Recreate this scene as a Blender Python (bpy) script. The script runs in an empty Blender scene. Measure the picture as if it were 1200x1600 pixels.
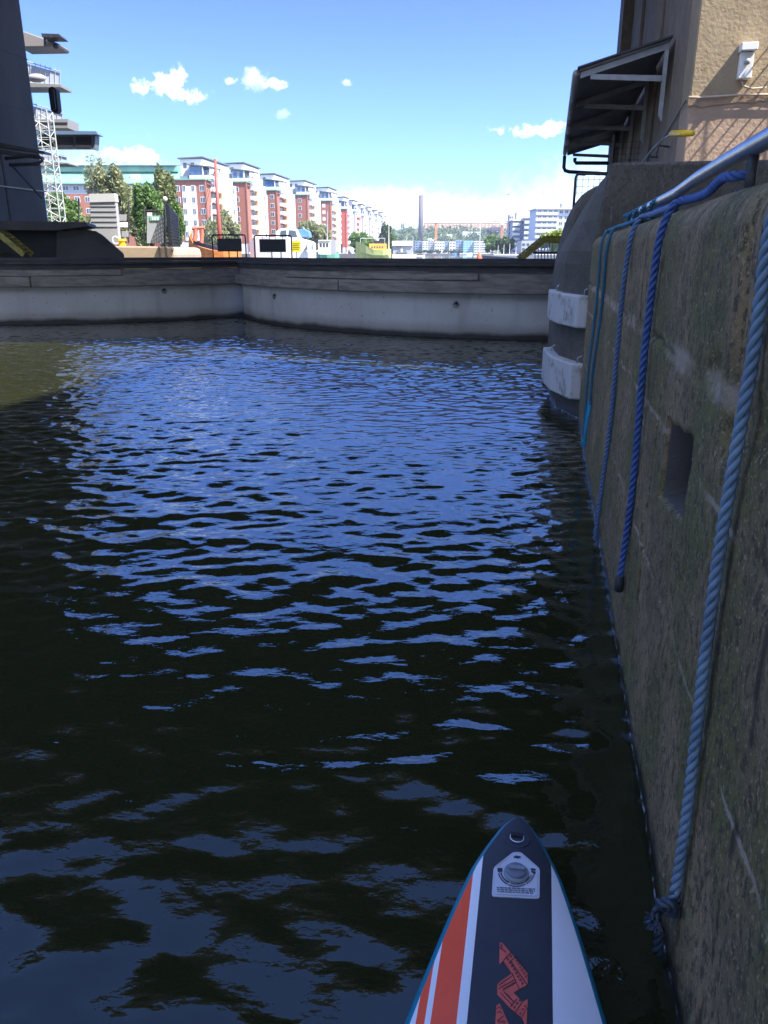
import bpy, math, random
import numpy as np
from mathutils import Vector, Matrix
R = math.radians
random.seed(7); rng = np.random.default_rng(7)
SC = bpy.context.scene
COL = SC.collection

# ------------------------------------------------------------------ camera, sky, sun, exposure
H = 1.6; PITCH = R(18.6); F = 1202.0
cam = bpy.data.cameras.new('camera'); camo = bpy.data.objects.new('camera', cam); COL.objects.link(camo)
camo.location = (0, 0, H); camo.rotation_euler = (R(90) - PITCH, 0, 0)
cam.sensor_fit = 'VERTICAL'; cam.sensor_height = 24.0; cam.lens = F / 1600 * 24.0
cam.clip_start = 0.05; cam.clip_end = 9000
SC.camera = camo

YAW = math.atan(0.205)              # the lock runs 11.6 degrees to the right of the view
AX = (math.sin(YAW), math.cos(YAW)); RX = (math.cos(YAW), -math.sin(YAW))
def L(r, a, z=0.0):                 # lock frame (across, along, up) -> world
    return Vector((RX[0]*r + AX[0]*a, RX[1]*r + AX[1]*a, z))
def at(px, py, Y):                  # the world point at distance Y that stands at pixel px, py
    u = (px - 600) / F; v = (800 - py) / F
    fw = math.cos(PITCH) + v*math.sin(PITCH); up = -math.sin(PITCH) + v*math.cos(PITCH)
    s = Y / fw
    return Vector((u*s, Y, H + up*s))

SUN_EL = R(52)
_sx = -AX[0]*math.cos(R(72)) + RX[0]*math.sin(R(72)); _sy = -AX[1]*math.cos(R(72)) + RX[1]*math.sin(R(72))
SUN_DIR = Vector((_sx*math.cos(SUN_EL), _sy*math.cos(SUN_EL), math.sin(SUN_EL)))
sl = bpy.data.lights.new('sun', 'SUN'); sl.energy = 4.6; sl.angle = R(0.5); sl.color = (1.0, 0.94, 0.85)
so = bpy.data.objects.new('sun', sl); COL.objects.link(so)
so.rotation_euler = SUN_DIR.to_track_quat('Z', 'Y').to_euler()

world = bpy.data.worlds.new('World'); SC.world = world; world.use_nodes = True
SC.view_settings.view_transform = 'Standard'; SC.view_settings.look = 'None'
SC.view_settings.exposure = 1.6; SC.view_settings.gamma = 1.0
SC.view_settings.use_curve_mapping = False

def build_world():
    nt = world.node_tree; nt.nodes.clear(); N = nt.nodes.new; K = nt.links.new
    out = N('ShaderNodeOutputWorld'); bg = N('ShaderNodeBackground'); K(bg.outputs[0], out.inputs[0])
    bg.inputs['Strength'].default_value = 0.12
    sky = N('ShaderNodeTexSky'); sky.sky_type = 'NISHITA'; sky.sun_disc = False
    sky.sun_elevation = SUN_EL
    sky.sun_rotation = math.atan2(SUN_DIR.x, SUN_DIR.y)
    sky.air_density = 1.0; sky.dust_density = 0.0; sky.ozone_density = 4.0
    tint = N('ShaderNodeMix'); tint.data_type = 'RGBA'; tint.blend_type = 'MULTIPLY'; tint.inputs[0].default_value = 1.0
    K(sky.outputs[0], tint.inputs[6]); tint.inputs[7].default_value = (0.84, 1.0, 1.22, 1)
    tc = N('ShaderNodeTexCoord')
    sep = N('ShaderNodeSeparateXYZ'); 
    nz = N('ShaderNodeTexNoise'); nz.inputs['Scale'].default_value = 42; nz.inputs['Detail'].default_value = 8; nz.inputs['Roughness'].default_value = .66
    K(tc.outputs['Generated'], nz.inputs['Vector'])
    nz2 = N('ShaderNodeTexNoise'); nz2.inputs['Scale'].default_value = 120; nz2.inputs['Detail'].default_value = 7; nz2.inputs['Roughness'].default_value = .65
    K(tc.outputs['Generated'], nz2.inputs['Vector'])
    K(tc.outputs['Generated'], sep.inputs[0])
    rmp = N('ShaderNodeValToRGB'); K(sep.outputs[2], rmp.inputs[0]); e = rmp.color_ramp.elements
    e[0].position = 0.0; e[0].color = (.52, .54, .60, 1); e[1].position = .62; e[1].color = (1.0, 1.0, 1.2, 1)
    x = e.new(.10); x.color = (.50, .55, .62, 1); x = e.new(.18); x.color = (.48, .50, .70, 1); x = e.new(.27); x.color = (.43, .42, .75, 1); x = e.new(.33); x.color = (.88, 1.06, 1.5, 1); x = e.new(.45); x.color = (.92, 1.04, 1.35, 1)
    shp = N('ShaderNodeMix'); shp.data_type = 'RGBA'; shp.blend_type = 'MULTIPLY'; shp.inputs[0].default_value = 1.0; K(tint.outputs[2], shp.inputs[6]); K(rmp.outputs[0], shp.inputs[7])
    def m(op, a, b=None, c=None):
        n = N('ShaderNodeMath'); n.operation = op
        for i, x in enumerate((a, b, c)):
            if x is None: continue
            if isinstance(x, (int, float)): n.inputs[i].default_value = x
            else: K(x, n.inputs[i])
        return n.outputs[0]
    az = m('ARCTAN2', sep.outputs[0], sep.outputs[1]); el = m('ARCSINE', sep.outputs[2])
    tot = None
    # px, py, half width, half height, softness
    for (px, py, w, h, st) in [(258, 132, 25, 11, .95), (286, 147, 22, 8, .9), (279, 120, 11, 9, .7), (398, 122, 14, 11, .3), (430, 131, 12, 5, .85),
                       (361, 127, 7, 4, .6), (540, 128, 6, 3.5, .35), (838, 204, 36, 6, .85), (866, 196, 18, 5, .7), (212, 243, 32, 9, .7), (440, 178, 9, 6, .18),
                       (600, 334, 150, 28, .7), (520, 326, 110, 20, .6), (700, 318, 120, 8, .4), (830, 335, 130, 20, .7), (660, 358, 200, 30, .5), (1010, 330, 160, 60, .5), (100, 330, 200, 60, .4)]:
        d = at(px, py, 10) - Vector((0, 0, H)); d.normalize()
        az0 = math.atan2(d.x, d.y); el0 = math.asin(d.z)
        a = m('DIVIDE', m('SUBTRACT', az, az0), w / F); b = m('DIVIDE', m('SUBTRACT', el, el0), h / F)
        r = m('SQRT', m('ADD', m('MULTIPLY', a, a), m('MULTIPLY', b, b)))
        r = m('ADD', r, m('MULTIPLY', m('SUBTRACT', nz.outputs[0], .5), 4.6 if h < 20 else 1.6))
        r = m('ADD', r, m('MULTIPLY', m('SUBTRACT', nz2.outputs[0], .5), 2.4 if h < 20 else .8))
        mr = N('ShaderNodeMapRange'); mr.interpolation_type = 'SMOOTHSTEP'
        K(r, mr.inputs[0]); mr.inputs[1].default_value = 1.45 if h < 20 else 1.6; mr.inputs[2].default_value = .35 if h < 20 else .2; mr.inputs[3].default_value = 0; mr.inputs[4].default_value = st
        tot = mr.outputs[0] if tot is None else m('MAXIMUM', tot, mr.outputs[0])
    # unseen cloud added behind and above the camera to whiten the fill light
    nz3 = N('ShaderNodeTexNoise'); nz3.inputs['Scale'].default_value = 3.2; nz3.inputs['Detail'].default_value = 8
    K(tc.outputs['Generated'], nz3.inputs['Vector'])
    mr = N('ShaderNodeMapRange'); K(nz3.outputs[0], mr.inputs[0]); mr.inputs[1].default_value = .44; mr.inputs[2].default_value = .60; mr.inputs[4].default_value = .9
    back = N('ShaderNodeMapRange'); K(sep.outputs[1], back.inputs[0]); back.inputs[1].default_value = .15; back.inputs[2].default_value = -.3
    tot = m('MAXIMUM', tot, m('MULTIPLY', mr.outputs[0], back.outputs[0]))
    mix = N('ShaderNodeMix'); mix.data_type = 'RGBA'
    K(tot, mix.inputs[0]); K(shp.outputs[2], mix.inputs[6]); mix.inputs[7].default_value = (7.2, 7.4, 7.9, 1)
    K(mix.outputs[2], bg.inputs[0])
build_world()

# ------------------------------------------------------------------ materials
MATS = {}
def principled(name):
    m = bpy.data.materials.new(name); m.use_nodes = True
    return m, m.node_tree, m.node_tree.nodes['Principled BSDF']
def mat(name, c, rough=.7, metal=0.0, c2=None, scale=3.0, bump=0.0, bscale=None, lo=.4, hi=.62, streak=None, emit=None, detail=6, spec=None, bdist=.02, ro2=None):
    if name in MATS: return MATS[name]
    m, nt, b = principled(name); N = nt.nodes.new; K = nt.links.new
    b.inputs['Base Color'].default_value = (*c, 1); b.inputs['Roughness'].default_value = rough; b.inputs['Metallic'].default_value = metal
    if spec is not None: b.inputs['Specular IOR Level'].default_value = spec
    tc = N('ShaderNodeTexCoord')
    if c2 is not None:
        mp = N('ShaderNodeMapping'); K(tc.outputs['Object'], mp.inputs[0])
        if streak: mp.inputs['Scale'].default_value = streak
        nz = N('ShaderNodeTexNoise'); nz.inputs['Scale'].default_value = scale; nz.inputs['Detail'].default_value = detail; nz.inputs['Roughness'].default_value = .62
        K(mp.outputs[0], nz.inputs['Vector'])
        mr = N('ShaderNodeMapRange'); K(nz.outputs[0], mr.inputs[0]); mr.inputs[1].default_value = lo; mr.inputs[2].default_value = hi
        mx = N('ShaderNodeMix'); mx.data_type = 'RGBA'; K(mr.outputs[0], mx.inputs[0])
        mx.inputs[6].default_value = (*c, 1); mx.inputs[7].default_value = (*c2, 1)
        K(mx.outputs[2], b.inputs['Base Color'])
    if bump:
        nb = N('ShaderNodeTexNoise'); nb.inputs['Scale'].default_value = bscale or scale*6; nb.inputs['Detail'].default_value = 6
        K(tc.outputs['Object'], nb.inputs['Vector'])
        bp = N('ShaderNodeBump'); bp.inputs['Strength'].default_value = bump; bp.inputs['Distance'].default_value = bdist
        K(nb.outputs[0], bp.inputs['Height']); K(bp.outputs[0], b.inputs['Normal'])
    MATS[name] = m
    return m

def leaf_mat(name, c1, c2):
    m, nt, b = principled(name); N = nt.nodes.new; K = nt.links.new
    geo = N('ShaderNodeTexCoord'); nz = N('ShaderNodeTexNoise'); nz.inputs['Scale'].default_value = .9; nz.inputs['Detail'].default_value = 3
    K(geo.outputs['Object'], nz.inputs['Vector'])
    mr = N('ShaderNodeMapRange'); K(nz.outputs[0], mr.inputs[0]); mr.inputs[1].default_value = .35; mr.inputs[2].default_value = .65
    mx = N('ShaderNodeMix'); mx.data_type = 'RGBA'; K(mr.outputs[0], mx.inputs[0]); mx.inputs[6].default_value = (*c1, 1); mx.inputs[7].default_value = (*c2, 1)
    K(mx.outputs[2], b.inputs['Base Color']); b.inputs['Roughness'].default_value = .6
    tr = N('ShaderNodeBsdfTranslucent'); K(mx.outputs[2], tr.inputs[0])
    ms = N('ShaderNodeMixShader'); ms.inputs[0].default_value = .35
    out = nt.nodes['Material Output']; K(b.outputs[0], ms.inputs[1]); K(tr.outputs[0], ms.inputs[2]); K(ms.outputs[0], out.inputs[0])
    return m

def water_material():
    m, nt, b = principled('lock_water'); N = nt.nodes.new; K = nt.links.new
    b.inputs['Base Color'].default_value = (.020, .0215, .0075, 1); b.inputs['Roughness'].default_value = .01; b.inputs['IOR'].default_value = 1.55
    tc = N('ShaderNodeTexCoord'); prev = None
    for sc, det, dist, st, mp_s in [(5.0, 2, .010, .5, (1, 1.7, 1)), (18, 3, .0036, .45, (1, 1.6, 1))]:
        mp = N('ShaderNodeMapping'); mp.inputs['Scale'].default_value = mp_s; mp.inputs['Rotation'].default_value = (0, 0, R(8)); K(tc.outputs['Object'], mp.inputs[0])
        nz = N('ShaderNodeTexNoise'); nz.inputs['Scale'].default_value = sc; nz.inputs['Detail'].default_value = det; K(mp.outputs[0], nz.inputs['Vector'])
        bp = N('ShaderNodeBump'); bp.inputs['Strength'].default_value = st; bp.inputs['Distance'].default_value = dist
        K(nz.outputs[0], bp.inputs['Height'])
        if prev: K(prev.outputs[0], bp.inputs['Normal'])
        prev = bp
    K(prev.outputs[0], b.inputs['Normal'])
    return m

def wall_material(name, joints=(), algae=1.0, base=(.215, .155, .085), dark=(.085, .068, .038), waterline=True, niche=False):
    m, nt, b = principled(name); N = nt.nodes.new; K = nt.links.new
    tc = N('ShaderNodeTexCoord'); co = tc.outputs['Object']
    def noise(scale, det=6, mscale=None, rough=.6):
        n = N('ShaderNodeTexNoise'); n.inputs['Scale'].default_value = scale; n.inputs['Detail'].default_value = det; n.inputs['Roughness'].default_value = rough
        if mscale:
            mp = N('ShaderNodeMapping'); mp.inputs['Scale'].default_value = mscale; K(co, mp.inputs[0]); K(mp.outputs[0], n.inputs['Vector'])
        else: K(co, n.inputs['Vector'])
        return n.outputs[0]
    def mr(x, a, c, lo=0., hi=1.):
        n = N('ShaderNodeMapRange'); K(x, n.inputs[0]); n.inputs[1].default_value = a; n.inputs[2].default_value = c; n.inputs[3].default_value = lo; n.inputs[4].default_value = hi
        n.interpolation_type = 'SMOOTHSTEP'; return n.outputs[0]
    def mix(f, a, c):
        n = N('ShaderNodeMix'); n.data_type = 'RGBA'; K(f, n.inputs[0])
        if isinstance(a, tuple): n.inputs[6].default_value = (*a, 1)
        else: K(a, n.inputs[6])
        if isinstance(c, tuple): n.inputs[7].default_value = (*c, 1)
        else: K(c, n.inputs[7])
        return n.outputs[2]
    def ma(op, a, c):
        n = N('ShaderNodeMath'); n.operation = op
        for i, x in enumerate((a, c)):
            if isinstance(x, (int, float)): n.inputs[i].default_value = x
            else: K(x, n.inputs[i])
        return n.outputs[0]
    sep = N('ShaderNodeSeparateXYZ'); K(co, sep.inputs[0]); z = sep.outputs[2]
    col = mix(mr(noise(1.6, 8, None, .7), .40, .60), base, (base[0]*.62, base[1]*.68, base[2]*.66))
    col = mix(ma('MULTIPLY', mr(noise(2.3, 8), .42, .60), algae), col, (base[0]*.52, base[1]*.66, base[2]*.40))
    col = mix(mr(noise(9, 8, (1, 1, .45)), .52, .72, 0, .75), col, dark)                 # drips and stains
    col = mix(mr(noise(38, 5, (1, 1, .6), .75), .48, .60, 0, .9), col, dark)                   # pits
    col = mix(mr(noise(18, 8, (1, 1, .25), .75), .60, .70, 0, .8), col, (base[0]*1.5, base[1]*1.65, base[2]*2.1))   # lime runs
    col = mix(mr(noise(90, 3), .58, .66, 0, .8), col, (base[0]*1.4, base[1]*1.5, base[2]*1.8))                   # grit
    for (zj, hw, amp) in joints:
        dz = ma('ABSOLUTE', ma('SUBTRACT', ma('ADD', z, ma('MULTIPLY', ma('SUBTRACT', noise(5, 6), .5), amp)), zj), 0)
        f = mr(dz, hw, hw*.3)
        f = ma('MULTIPLY', f, mr(noise(2.7, 6), .44, .58))
        col = mix(ma('MULTIPLY', f, .85), col, (base[0]*1.35, base[1]*1.6, base[2]*2.4))
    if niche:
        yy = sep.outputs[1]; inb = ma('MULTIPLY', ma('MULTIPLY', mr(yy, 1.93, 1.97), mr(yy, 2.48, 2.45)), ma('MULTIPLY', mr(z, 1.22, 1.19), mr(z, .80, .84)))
        col = mix(ma('MULTIPLY', mr(sep.outputs[0], .010, .018), inb), col, (.075, .066, .055))  # shade inside the niche painted in as a darker colour
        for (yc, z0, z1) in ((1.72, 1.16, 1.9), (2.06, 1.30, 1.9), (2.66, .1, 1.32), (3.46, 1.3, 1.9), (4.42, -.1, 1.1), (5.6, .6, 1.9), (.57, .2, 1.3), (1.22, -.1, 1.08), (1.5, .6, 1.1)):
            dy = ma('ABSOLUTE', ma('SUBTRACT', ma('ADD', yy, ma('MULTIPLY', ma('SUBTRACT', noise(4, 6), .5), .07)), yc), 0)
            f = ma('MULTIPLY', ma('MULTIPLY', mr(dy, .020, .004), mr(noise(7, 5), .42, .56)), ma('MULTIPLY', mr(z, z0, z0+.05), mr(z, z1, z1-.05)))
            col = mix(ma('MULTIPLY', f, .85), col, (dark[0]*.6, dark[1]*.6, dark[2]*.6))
    if waterline:
        wet = mr(ma('ADD', z, ma('MULTIPLY', noise(4, 6), .10)), .15, .07)
        col = mix(ma('MULTIPLY', wet, .92), col, (.012, .012, .010))
        foam = ma('MULTIPLY', mr(z, .016, .010), mr(noise(34, 4), .52, .58))
        col = mix(foam, col, (.50, .52, .56))
        rr = mr(z, .10, .04, .85, .35); K(rr, b.inputs['Roughness'])
    else: b.inputs['Roughness'].default_value = .88
    K(col, b.inputs['Base Color'])
    h = ma('ADD', ma('MULTIPLY', noise(38, 6), .5), ma('ADD', ma('MULTIPLY', noise(150, 4), .25), ma('MULTIPLY', noise(9, 5), .8)))
    bp = N('ShaderNodeBump'); bp.inputs['Strength'].default_value = .8; bp.inputs['Distance'].default_value = .014; K(h, bp.inputs['Height']); K(bp.outputs[0], b.inputs['Normal'])
    return m

C_white = mat('white_render', (.78, .77, .74), .8, c2=(.70, .70, .69), scale=.6)
C_brick = mat('red_brick', (.35, .14, .095), .9, c2=(.30, .12, .08), scale=1.5, bump=.2, bscale=9)
C_orange = mat('orange_render', (.66, .44, .26), .85, c2=(.60, .39, .23), scale=.5)
C_pink = mat('pink_render', (.62, .12, .11), .85)
C_cream = mat('cream_render', (.72, .66, .52), .85)
C_green = mat('green_sheet_metal', (.16, .36, .27), .5, c2=(.20, .42, .32), scale=.4)
C_greyroof = mat('grey_roof_metal', (.13, .16, .18), .5)
C_glass = mat('window_glass', (.06, .08, .10), .12, spec=.8)
C_blueglass = mat('blue_glass', (.05, .13, .28), .12, spec=.9)
C_steel = mat('galvanised_steel', (.42, .44, .47), .33, .85, c2=(.33, .35, .38), scale=14, bump=.15, bscale=60, bdist=.002)
C_dsteel = mat('dark_painted_steel', (.028, .030, .036), .5, c2=(.045, .045, .05), scale=5)
C_lsteel = mat('pale_lattice_steel', (.50, .53, .50), .5, .3)
C_black = mat('black_panel', (.022, .024, .028), .6, c2=(.03, .032, .036), scale=4)
C_yellow = mat('yellow_paint', (.92, .60, .02), .4, c2=(.85, .52, .02), scale=9)
C_dyellow = mat('worn_yellow_paint', (.42, .34, .05), .7, c2=(.20, .16, .05), scale=9)
C_lime = mat('lime_sign_paint', (.85, .74, .02), .4)
C_red = mat('red_paint', (.60, .06, .03), .5)
C_mastred = mat('varnished_red_mast', (.30, .07, .05), .5)
C_hull = mat('orange_brown_hull', (.62, .22, .05), .45, c2=(.50, .17, .045), scale=2, streak=(1, 1, 5))
C_hullw = mat('white_gelcoat', (.80, .80, .80), .25)
C_canvas = mat('blue_canvas', (.10, .22, .45), .8)
C_shiph = mat('yellow_green_hull', (.46, .52, .16), .6, c2=(.40, .46, .20), scale=.8)
C_shipc = mat('ochre_cabin', (.72, .36, .06), .6)
C_grey = mat('grey_cladding', (.36, .37, .40), .7)
C_lgrey = mat('light_corrugated_metal', (.36, .36, .36), .5)
C_greycab = mat('grey_board', (.34, .38, .40), .5)
C_teal = mat('teal_facade', (.10, .30, .34), .5)
C_dblue = mat('slate_blue_facade', (.17, .24, .36), .5, c2=(.24, .33, .46), scale=.25)
C_wood = mat('bare_timber', (.22, .15, .09), .8)
C_bark = mat('tree_bark', (.10, .075, .055), .9, c2=(.16, .13, .10), scale=3, streak=(4, 4, .6))
C_quaystone = mat('sunlit_quay_stone', (.42, .32, .22), .9, c2=(.34, .26, .18), scale=1.2, bump=.4, bscale=8)
C_asphalt = mat('asphalt', (.055, .055, .055), .9, c2=(.075, .072, .07), scale=2)
C_grass = mat('grass_bank', (.06, .10, .025), .95, c2=(.10, .12, .04), scale=.3)
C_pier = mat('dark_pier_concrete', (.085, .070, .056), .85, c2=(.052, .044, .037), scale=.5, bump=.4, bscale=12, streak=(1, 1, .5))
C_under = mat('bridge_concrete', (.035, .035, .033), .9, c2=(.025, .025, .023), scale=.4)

# ------------------------------------------------------------------ mesh collector
class MB:
    def __init__(s): s.v = []; s.f = []; s.m = []; s.mi = 0
    def add(s, vs, fs):
        o = len(s.v); s.v += [tuple(v) for v in vs]; s.f += [tuple(i + o for i in f) for f in fs]; s.m += [s.mi]*len(fs); return s
    def box(s, x0, x1, y0, y1, z0, z1, fn=None):
        vs = [(x, y, z) for x in (x0, x1) for y in (y0, y1) for z in (z0, z1)]
        if fn: vs = [fn(*v) for v in vs]
        return s.add(vs, [(0, 1, 3, 2), (4, 6, 7, 5), (0, 4, 5, 1), (2, 3, 7, 6), (0, 2, 6, 4), (1, 5, 7, 3)])
    def prism(s, poly, d, base=None):          # poly: list of 3-D points, extruded by vector d
        n = len(poly); a = [Vector(p) for p in poly]; b = [p + Vector(d) for p in a]
        fs = [tuple(range(n))[::-1], tuple(range(n, 2*n))] + [(i, (i+1) % n, (i+1) % n + n, i + n) for i in range(n)]
        return s.add(a + b, fs)
    def tube(s, pts, r, n=8, cap=True):
        pts = [Vector(p) for p in pts]; rs = r if isinstance(r, (list, tuple)) else [r]*len(pts)
        t0 = (pts[1] - pts[0]).normalized(); up = Vector((0, 0, 1)) if abs(t0.z) < .9 else Vector((1, 0, 0))
        u = t0.cross(up).normalized(); vs = []; 
        for i, p in enumerate(pts):
            t = (pts[min(i+1, len(pts)-1)] - pts[max(i-1, 0)]).normalized()
            u = (u - t*u.dot(t)).normalized(); w = t.cross(u)
            for k in range(n):
                a = 2*math.pi*k/n; vs.append(p + (u*math.cos(a) + w*math.sin(a))*rs[i])
        fs = [(i*n+k, i*n+(k+1) % n, (i+1)*n+(k+1) % n, (i+1)*n+k) for i in range(len(pts)-1) for k in range(n)]
        if cap: fs += [tuple(range(n))[::-1], tuple((len(pts)-1)*n + k for k in range(n))]
        return s.add(vs, fs)
    def bar(s, a, b, w, n=4): return s.tube([a, b], w, n)
    def sphere(s, c, r, sz=(1, 1, 1), n=10, m=7):
        vs = []; c = Vector(c)
        for j in range(m+1):
            th = math.pi*j/m
            for k in range(n):
                ph = 2*math.pi*k/n
                vs.append(c + Vector((r*sz[0]*math.sin(th)*math.cos(ph), r*sz[1]*math.sin(th)*math.sin(ph), r*sz[2]*math.cos(th))))
        return s.add(vs, [(j*n+k, (j+1)*n+k, (j+1)*n+(k+1) % n, j*n+(k+1) % n) for j in range(m) for k in range(n)])
    def obj(s, name, mats, parent=None, smooth=False, bevel=0, loc=None, world=False):
        me = bpy.data.meshes.new(name)
        vs = s.v
        if world and parent is not None:       # given in world coordinates: bring under the parent
            inv = parent.matrix_basis.inverted(); vs = [tuple(inv @ Vector(v)) for v in vs]
        elif loc is not None: vs = [tuple(Vector(v) - Vector(loc)) for v in vs]
        me.from_pydata(vs, [], s.f)
        if not isinstance(mats, (list, tuple)): mats = [mats]
        for m in mats: me.materials.append(m)
        if len(mats) > 1: me.polygons.foreach_set('material_index', s.m)
        me.validate(); me.update()
        if smooth: me.polygons.foreach_set('use_smooth', [True]*len(me.polygons))
        o = bpy.data.objects.new(name, me); COL.objects.link(o)
        if parent is not None: o.parent = parent
        if loc is not None and not world: o.location = loc
        if bevel:
            bv = o.modifiers.new('bevel', 'BEVEL'); bv.width = bevel; bv.segments = 2; bv.limit_method = 'ANGLE'; bv.angle_limit = R(40)
        return o
def tag(o, label=None, cat=None, group=None, kind=None):
    if label: o['label'] = label
    if cat: o['category'] = cat
    if group: o['group'] = group
    if kind: o['kind'] = kind
    return o
def thing(name, label, cat, loc=(0, 0, 0), rz=0.0, group=None):
    o = bpy.data.objects.new(name, None); COL.objects.link(o); o.location = loc; o.rotation_euler = (0, 0, rz); o.empty_display_size = .3
    o.matrix_basis = Matrix.Translation(Vector(loc)) @ Matrix.Rotation(rz, 4, 'Z')
    return tag(o, label, cat, group)
def copy_tree(o, parent=None):
    c = o.copy(); COL.objects.link(c); c.parent = parent
    for ch in [x for x in bpy.data.objects if x.parent == o]: copy_tree(ch, c)
    return c
def arrays_obj(name, V, Fq, m, parent=None, smooth=True, loc=None):
    me = bpy.data.meshes.new(name); nv = len(V); nf = len(Fq); k = Fq.shape[1]
    me.vertices.add(nv); me.vertices.foreach_set('co', np.asarray(V, dtype=np.float32).ravel())
    me.loops.add(nf*k); me.loops.foreach_set('vertex_index', Fq.astype(np.int32).ravel())
    me.polygons.add(nf); me.polygons.foreach_set('loop_start', np.arange(0, nf*k, k, dtype=np.int32)); me.polygons.foreach_set('loop_total', np.full(nf, k, dtype=np.int32))
    me.polygons.foreach_set('use_smooth', np.full(nf, smooth)); me.materials.append(m); me.update(calc_edges=True); me.validate()
    o = bpy.data.objects.new(name, me); COL.objects.link(o)
    if parent is not None: o.parent = parent
    if loc is not None: o.location = loc
    return o
def grid_faces(nu, nv):
    i = np.arange((nu-1)*(nv-1)); a = (i // (nv-1))*nv + i % (nv-1)
    return np.stack([a, a+nv, a+nv+1, a+1], 1)

def vnoise(X, Y, seed=0, octaves=5, lac=2.05, gain=.5):    # smooth value noise on arrays
    out = np.zeros_like(X, dtype=float); amp = 1.0; fr = 1.0
    for o in range(octaves):
        r = np.random.default_rng(seed*97 + o); T = r.random((256, 256))
        x = X*fr + 13.7*o; y = Y*fr + 7.1*o
        xi = np.floor(x).astype(int); yi = np.floor(y).astype(int); fx = x - xi; fy = y - yi
        fx = fx*fx*(3-2*fx); fy = fy*fy*(3-2*fy); g = lambda i, j: T[i & 255, j & 255]
        out += amp*((g(xi, yi)*(1-fx) + g(xi+1, yi)*fx)*(1-fy) + (g(xi, yi+1)*(1-fx) + g(xi+1, yi+1)*fx)*fy - .5)
        amp *= gain; fr *= lac
    return out

# ------------------------------------------------------------------ setting: water, ground, quays
RW = .383           # right lock wall face (lock r)
LW = -16.6          # left lock wall
def build_water():
    M = water_material()
    r = np.arange(LW-.2, RW+.35, .030); a = np.concatenate([np.arange(-6, 0, .08), np.arange(0, 23.2, .026)])
    Rg, Ag = np.meshgrid(r, a, indexing='ij')
    X = RX[0]*Rg + AX[0]*Ag; Y = RX[1]*Rg + AX[1]*Ag; Z = np.zeros_like(X)
    g = np.random.default_rng(11)
    wx = X + .12*vnoise(X*.8, Y*.8, 3, 3); wy = Y + .12*vnoise(X*.8, Y*.8, 4, 3)
    lam = np.exp(np.linspace(math.log(.085), math.log(.70), 84))
    for l in lam:
        th = R(-90 - 14) + g.normal(0, R(40)); k = 2*math.pi/l
        slope = .0205 * min(1.0, (.19/l)**1.0)
        Z += slope*l/(2*math.pi)*1.25*np.sin(k*(wx*math.cos(th) + wy*math.sin(th)) + g.uniform(0, 6.28))
    env = .80 + .9*vnoise(X*.35, Y*.35, 5, 3)
    Z *= np.clip(env, .35, 1.5)
    V = np.stack([X, Y, Z], -1).reshape(-1, 3)
    o = arrays_obj('water', V, grid_faces(len(r), len(a)), M); tag(o, kind='structure')
    mb = MB(); P = [L(-2500, 23.15), L(2500, 23.15), L(2500, 6000), L(-2500, 6000)]
    mb.add(P, [(0, 1, 2, 3)]); o = mb.obj('harbour_water', M); tag(o, kind='structure')
build_water()
mb = MB(); mb.add([(-8000, -8000, -4), (8000, -8000, -4), (8000, 8000, -4), (-8000, 8000, -4)], [(0, 1, 2, 3)])
tag(mb.obj('ground', C_asphalt), kind='structure')
def slab(name, pts, z0, z1, m):
    mb = MB(); mb.prism([L(r, a, z0) for r, a in pts], (0, 0, z1-z0)); o = mb.obj(name, m); return tag(o, kind='structure')
slab('quay_ground', [(LW-.02, -12), (LW-.02, 27), (-19, 30), (-30, 48), (-40, 100), (-74, 180), (-76, 640), (-500, 640), (-500, -60), (-17, -60)], -3.9, 1.42, C_asphalt)
slab('shore_ground', [(3.0, 24), (2.5, 60), (-8, 150), (-26, 300), (-26, 700), (400, 700), (400, 24)], -3.9, .9, C_asphalt)
slab('far_shore_ground', [(-700, 800), (900, 800), (900, 1400), (-700, 1400)], -3.9, .8, C_grass)

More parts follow.
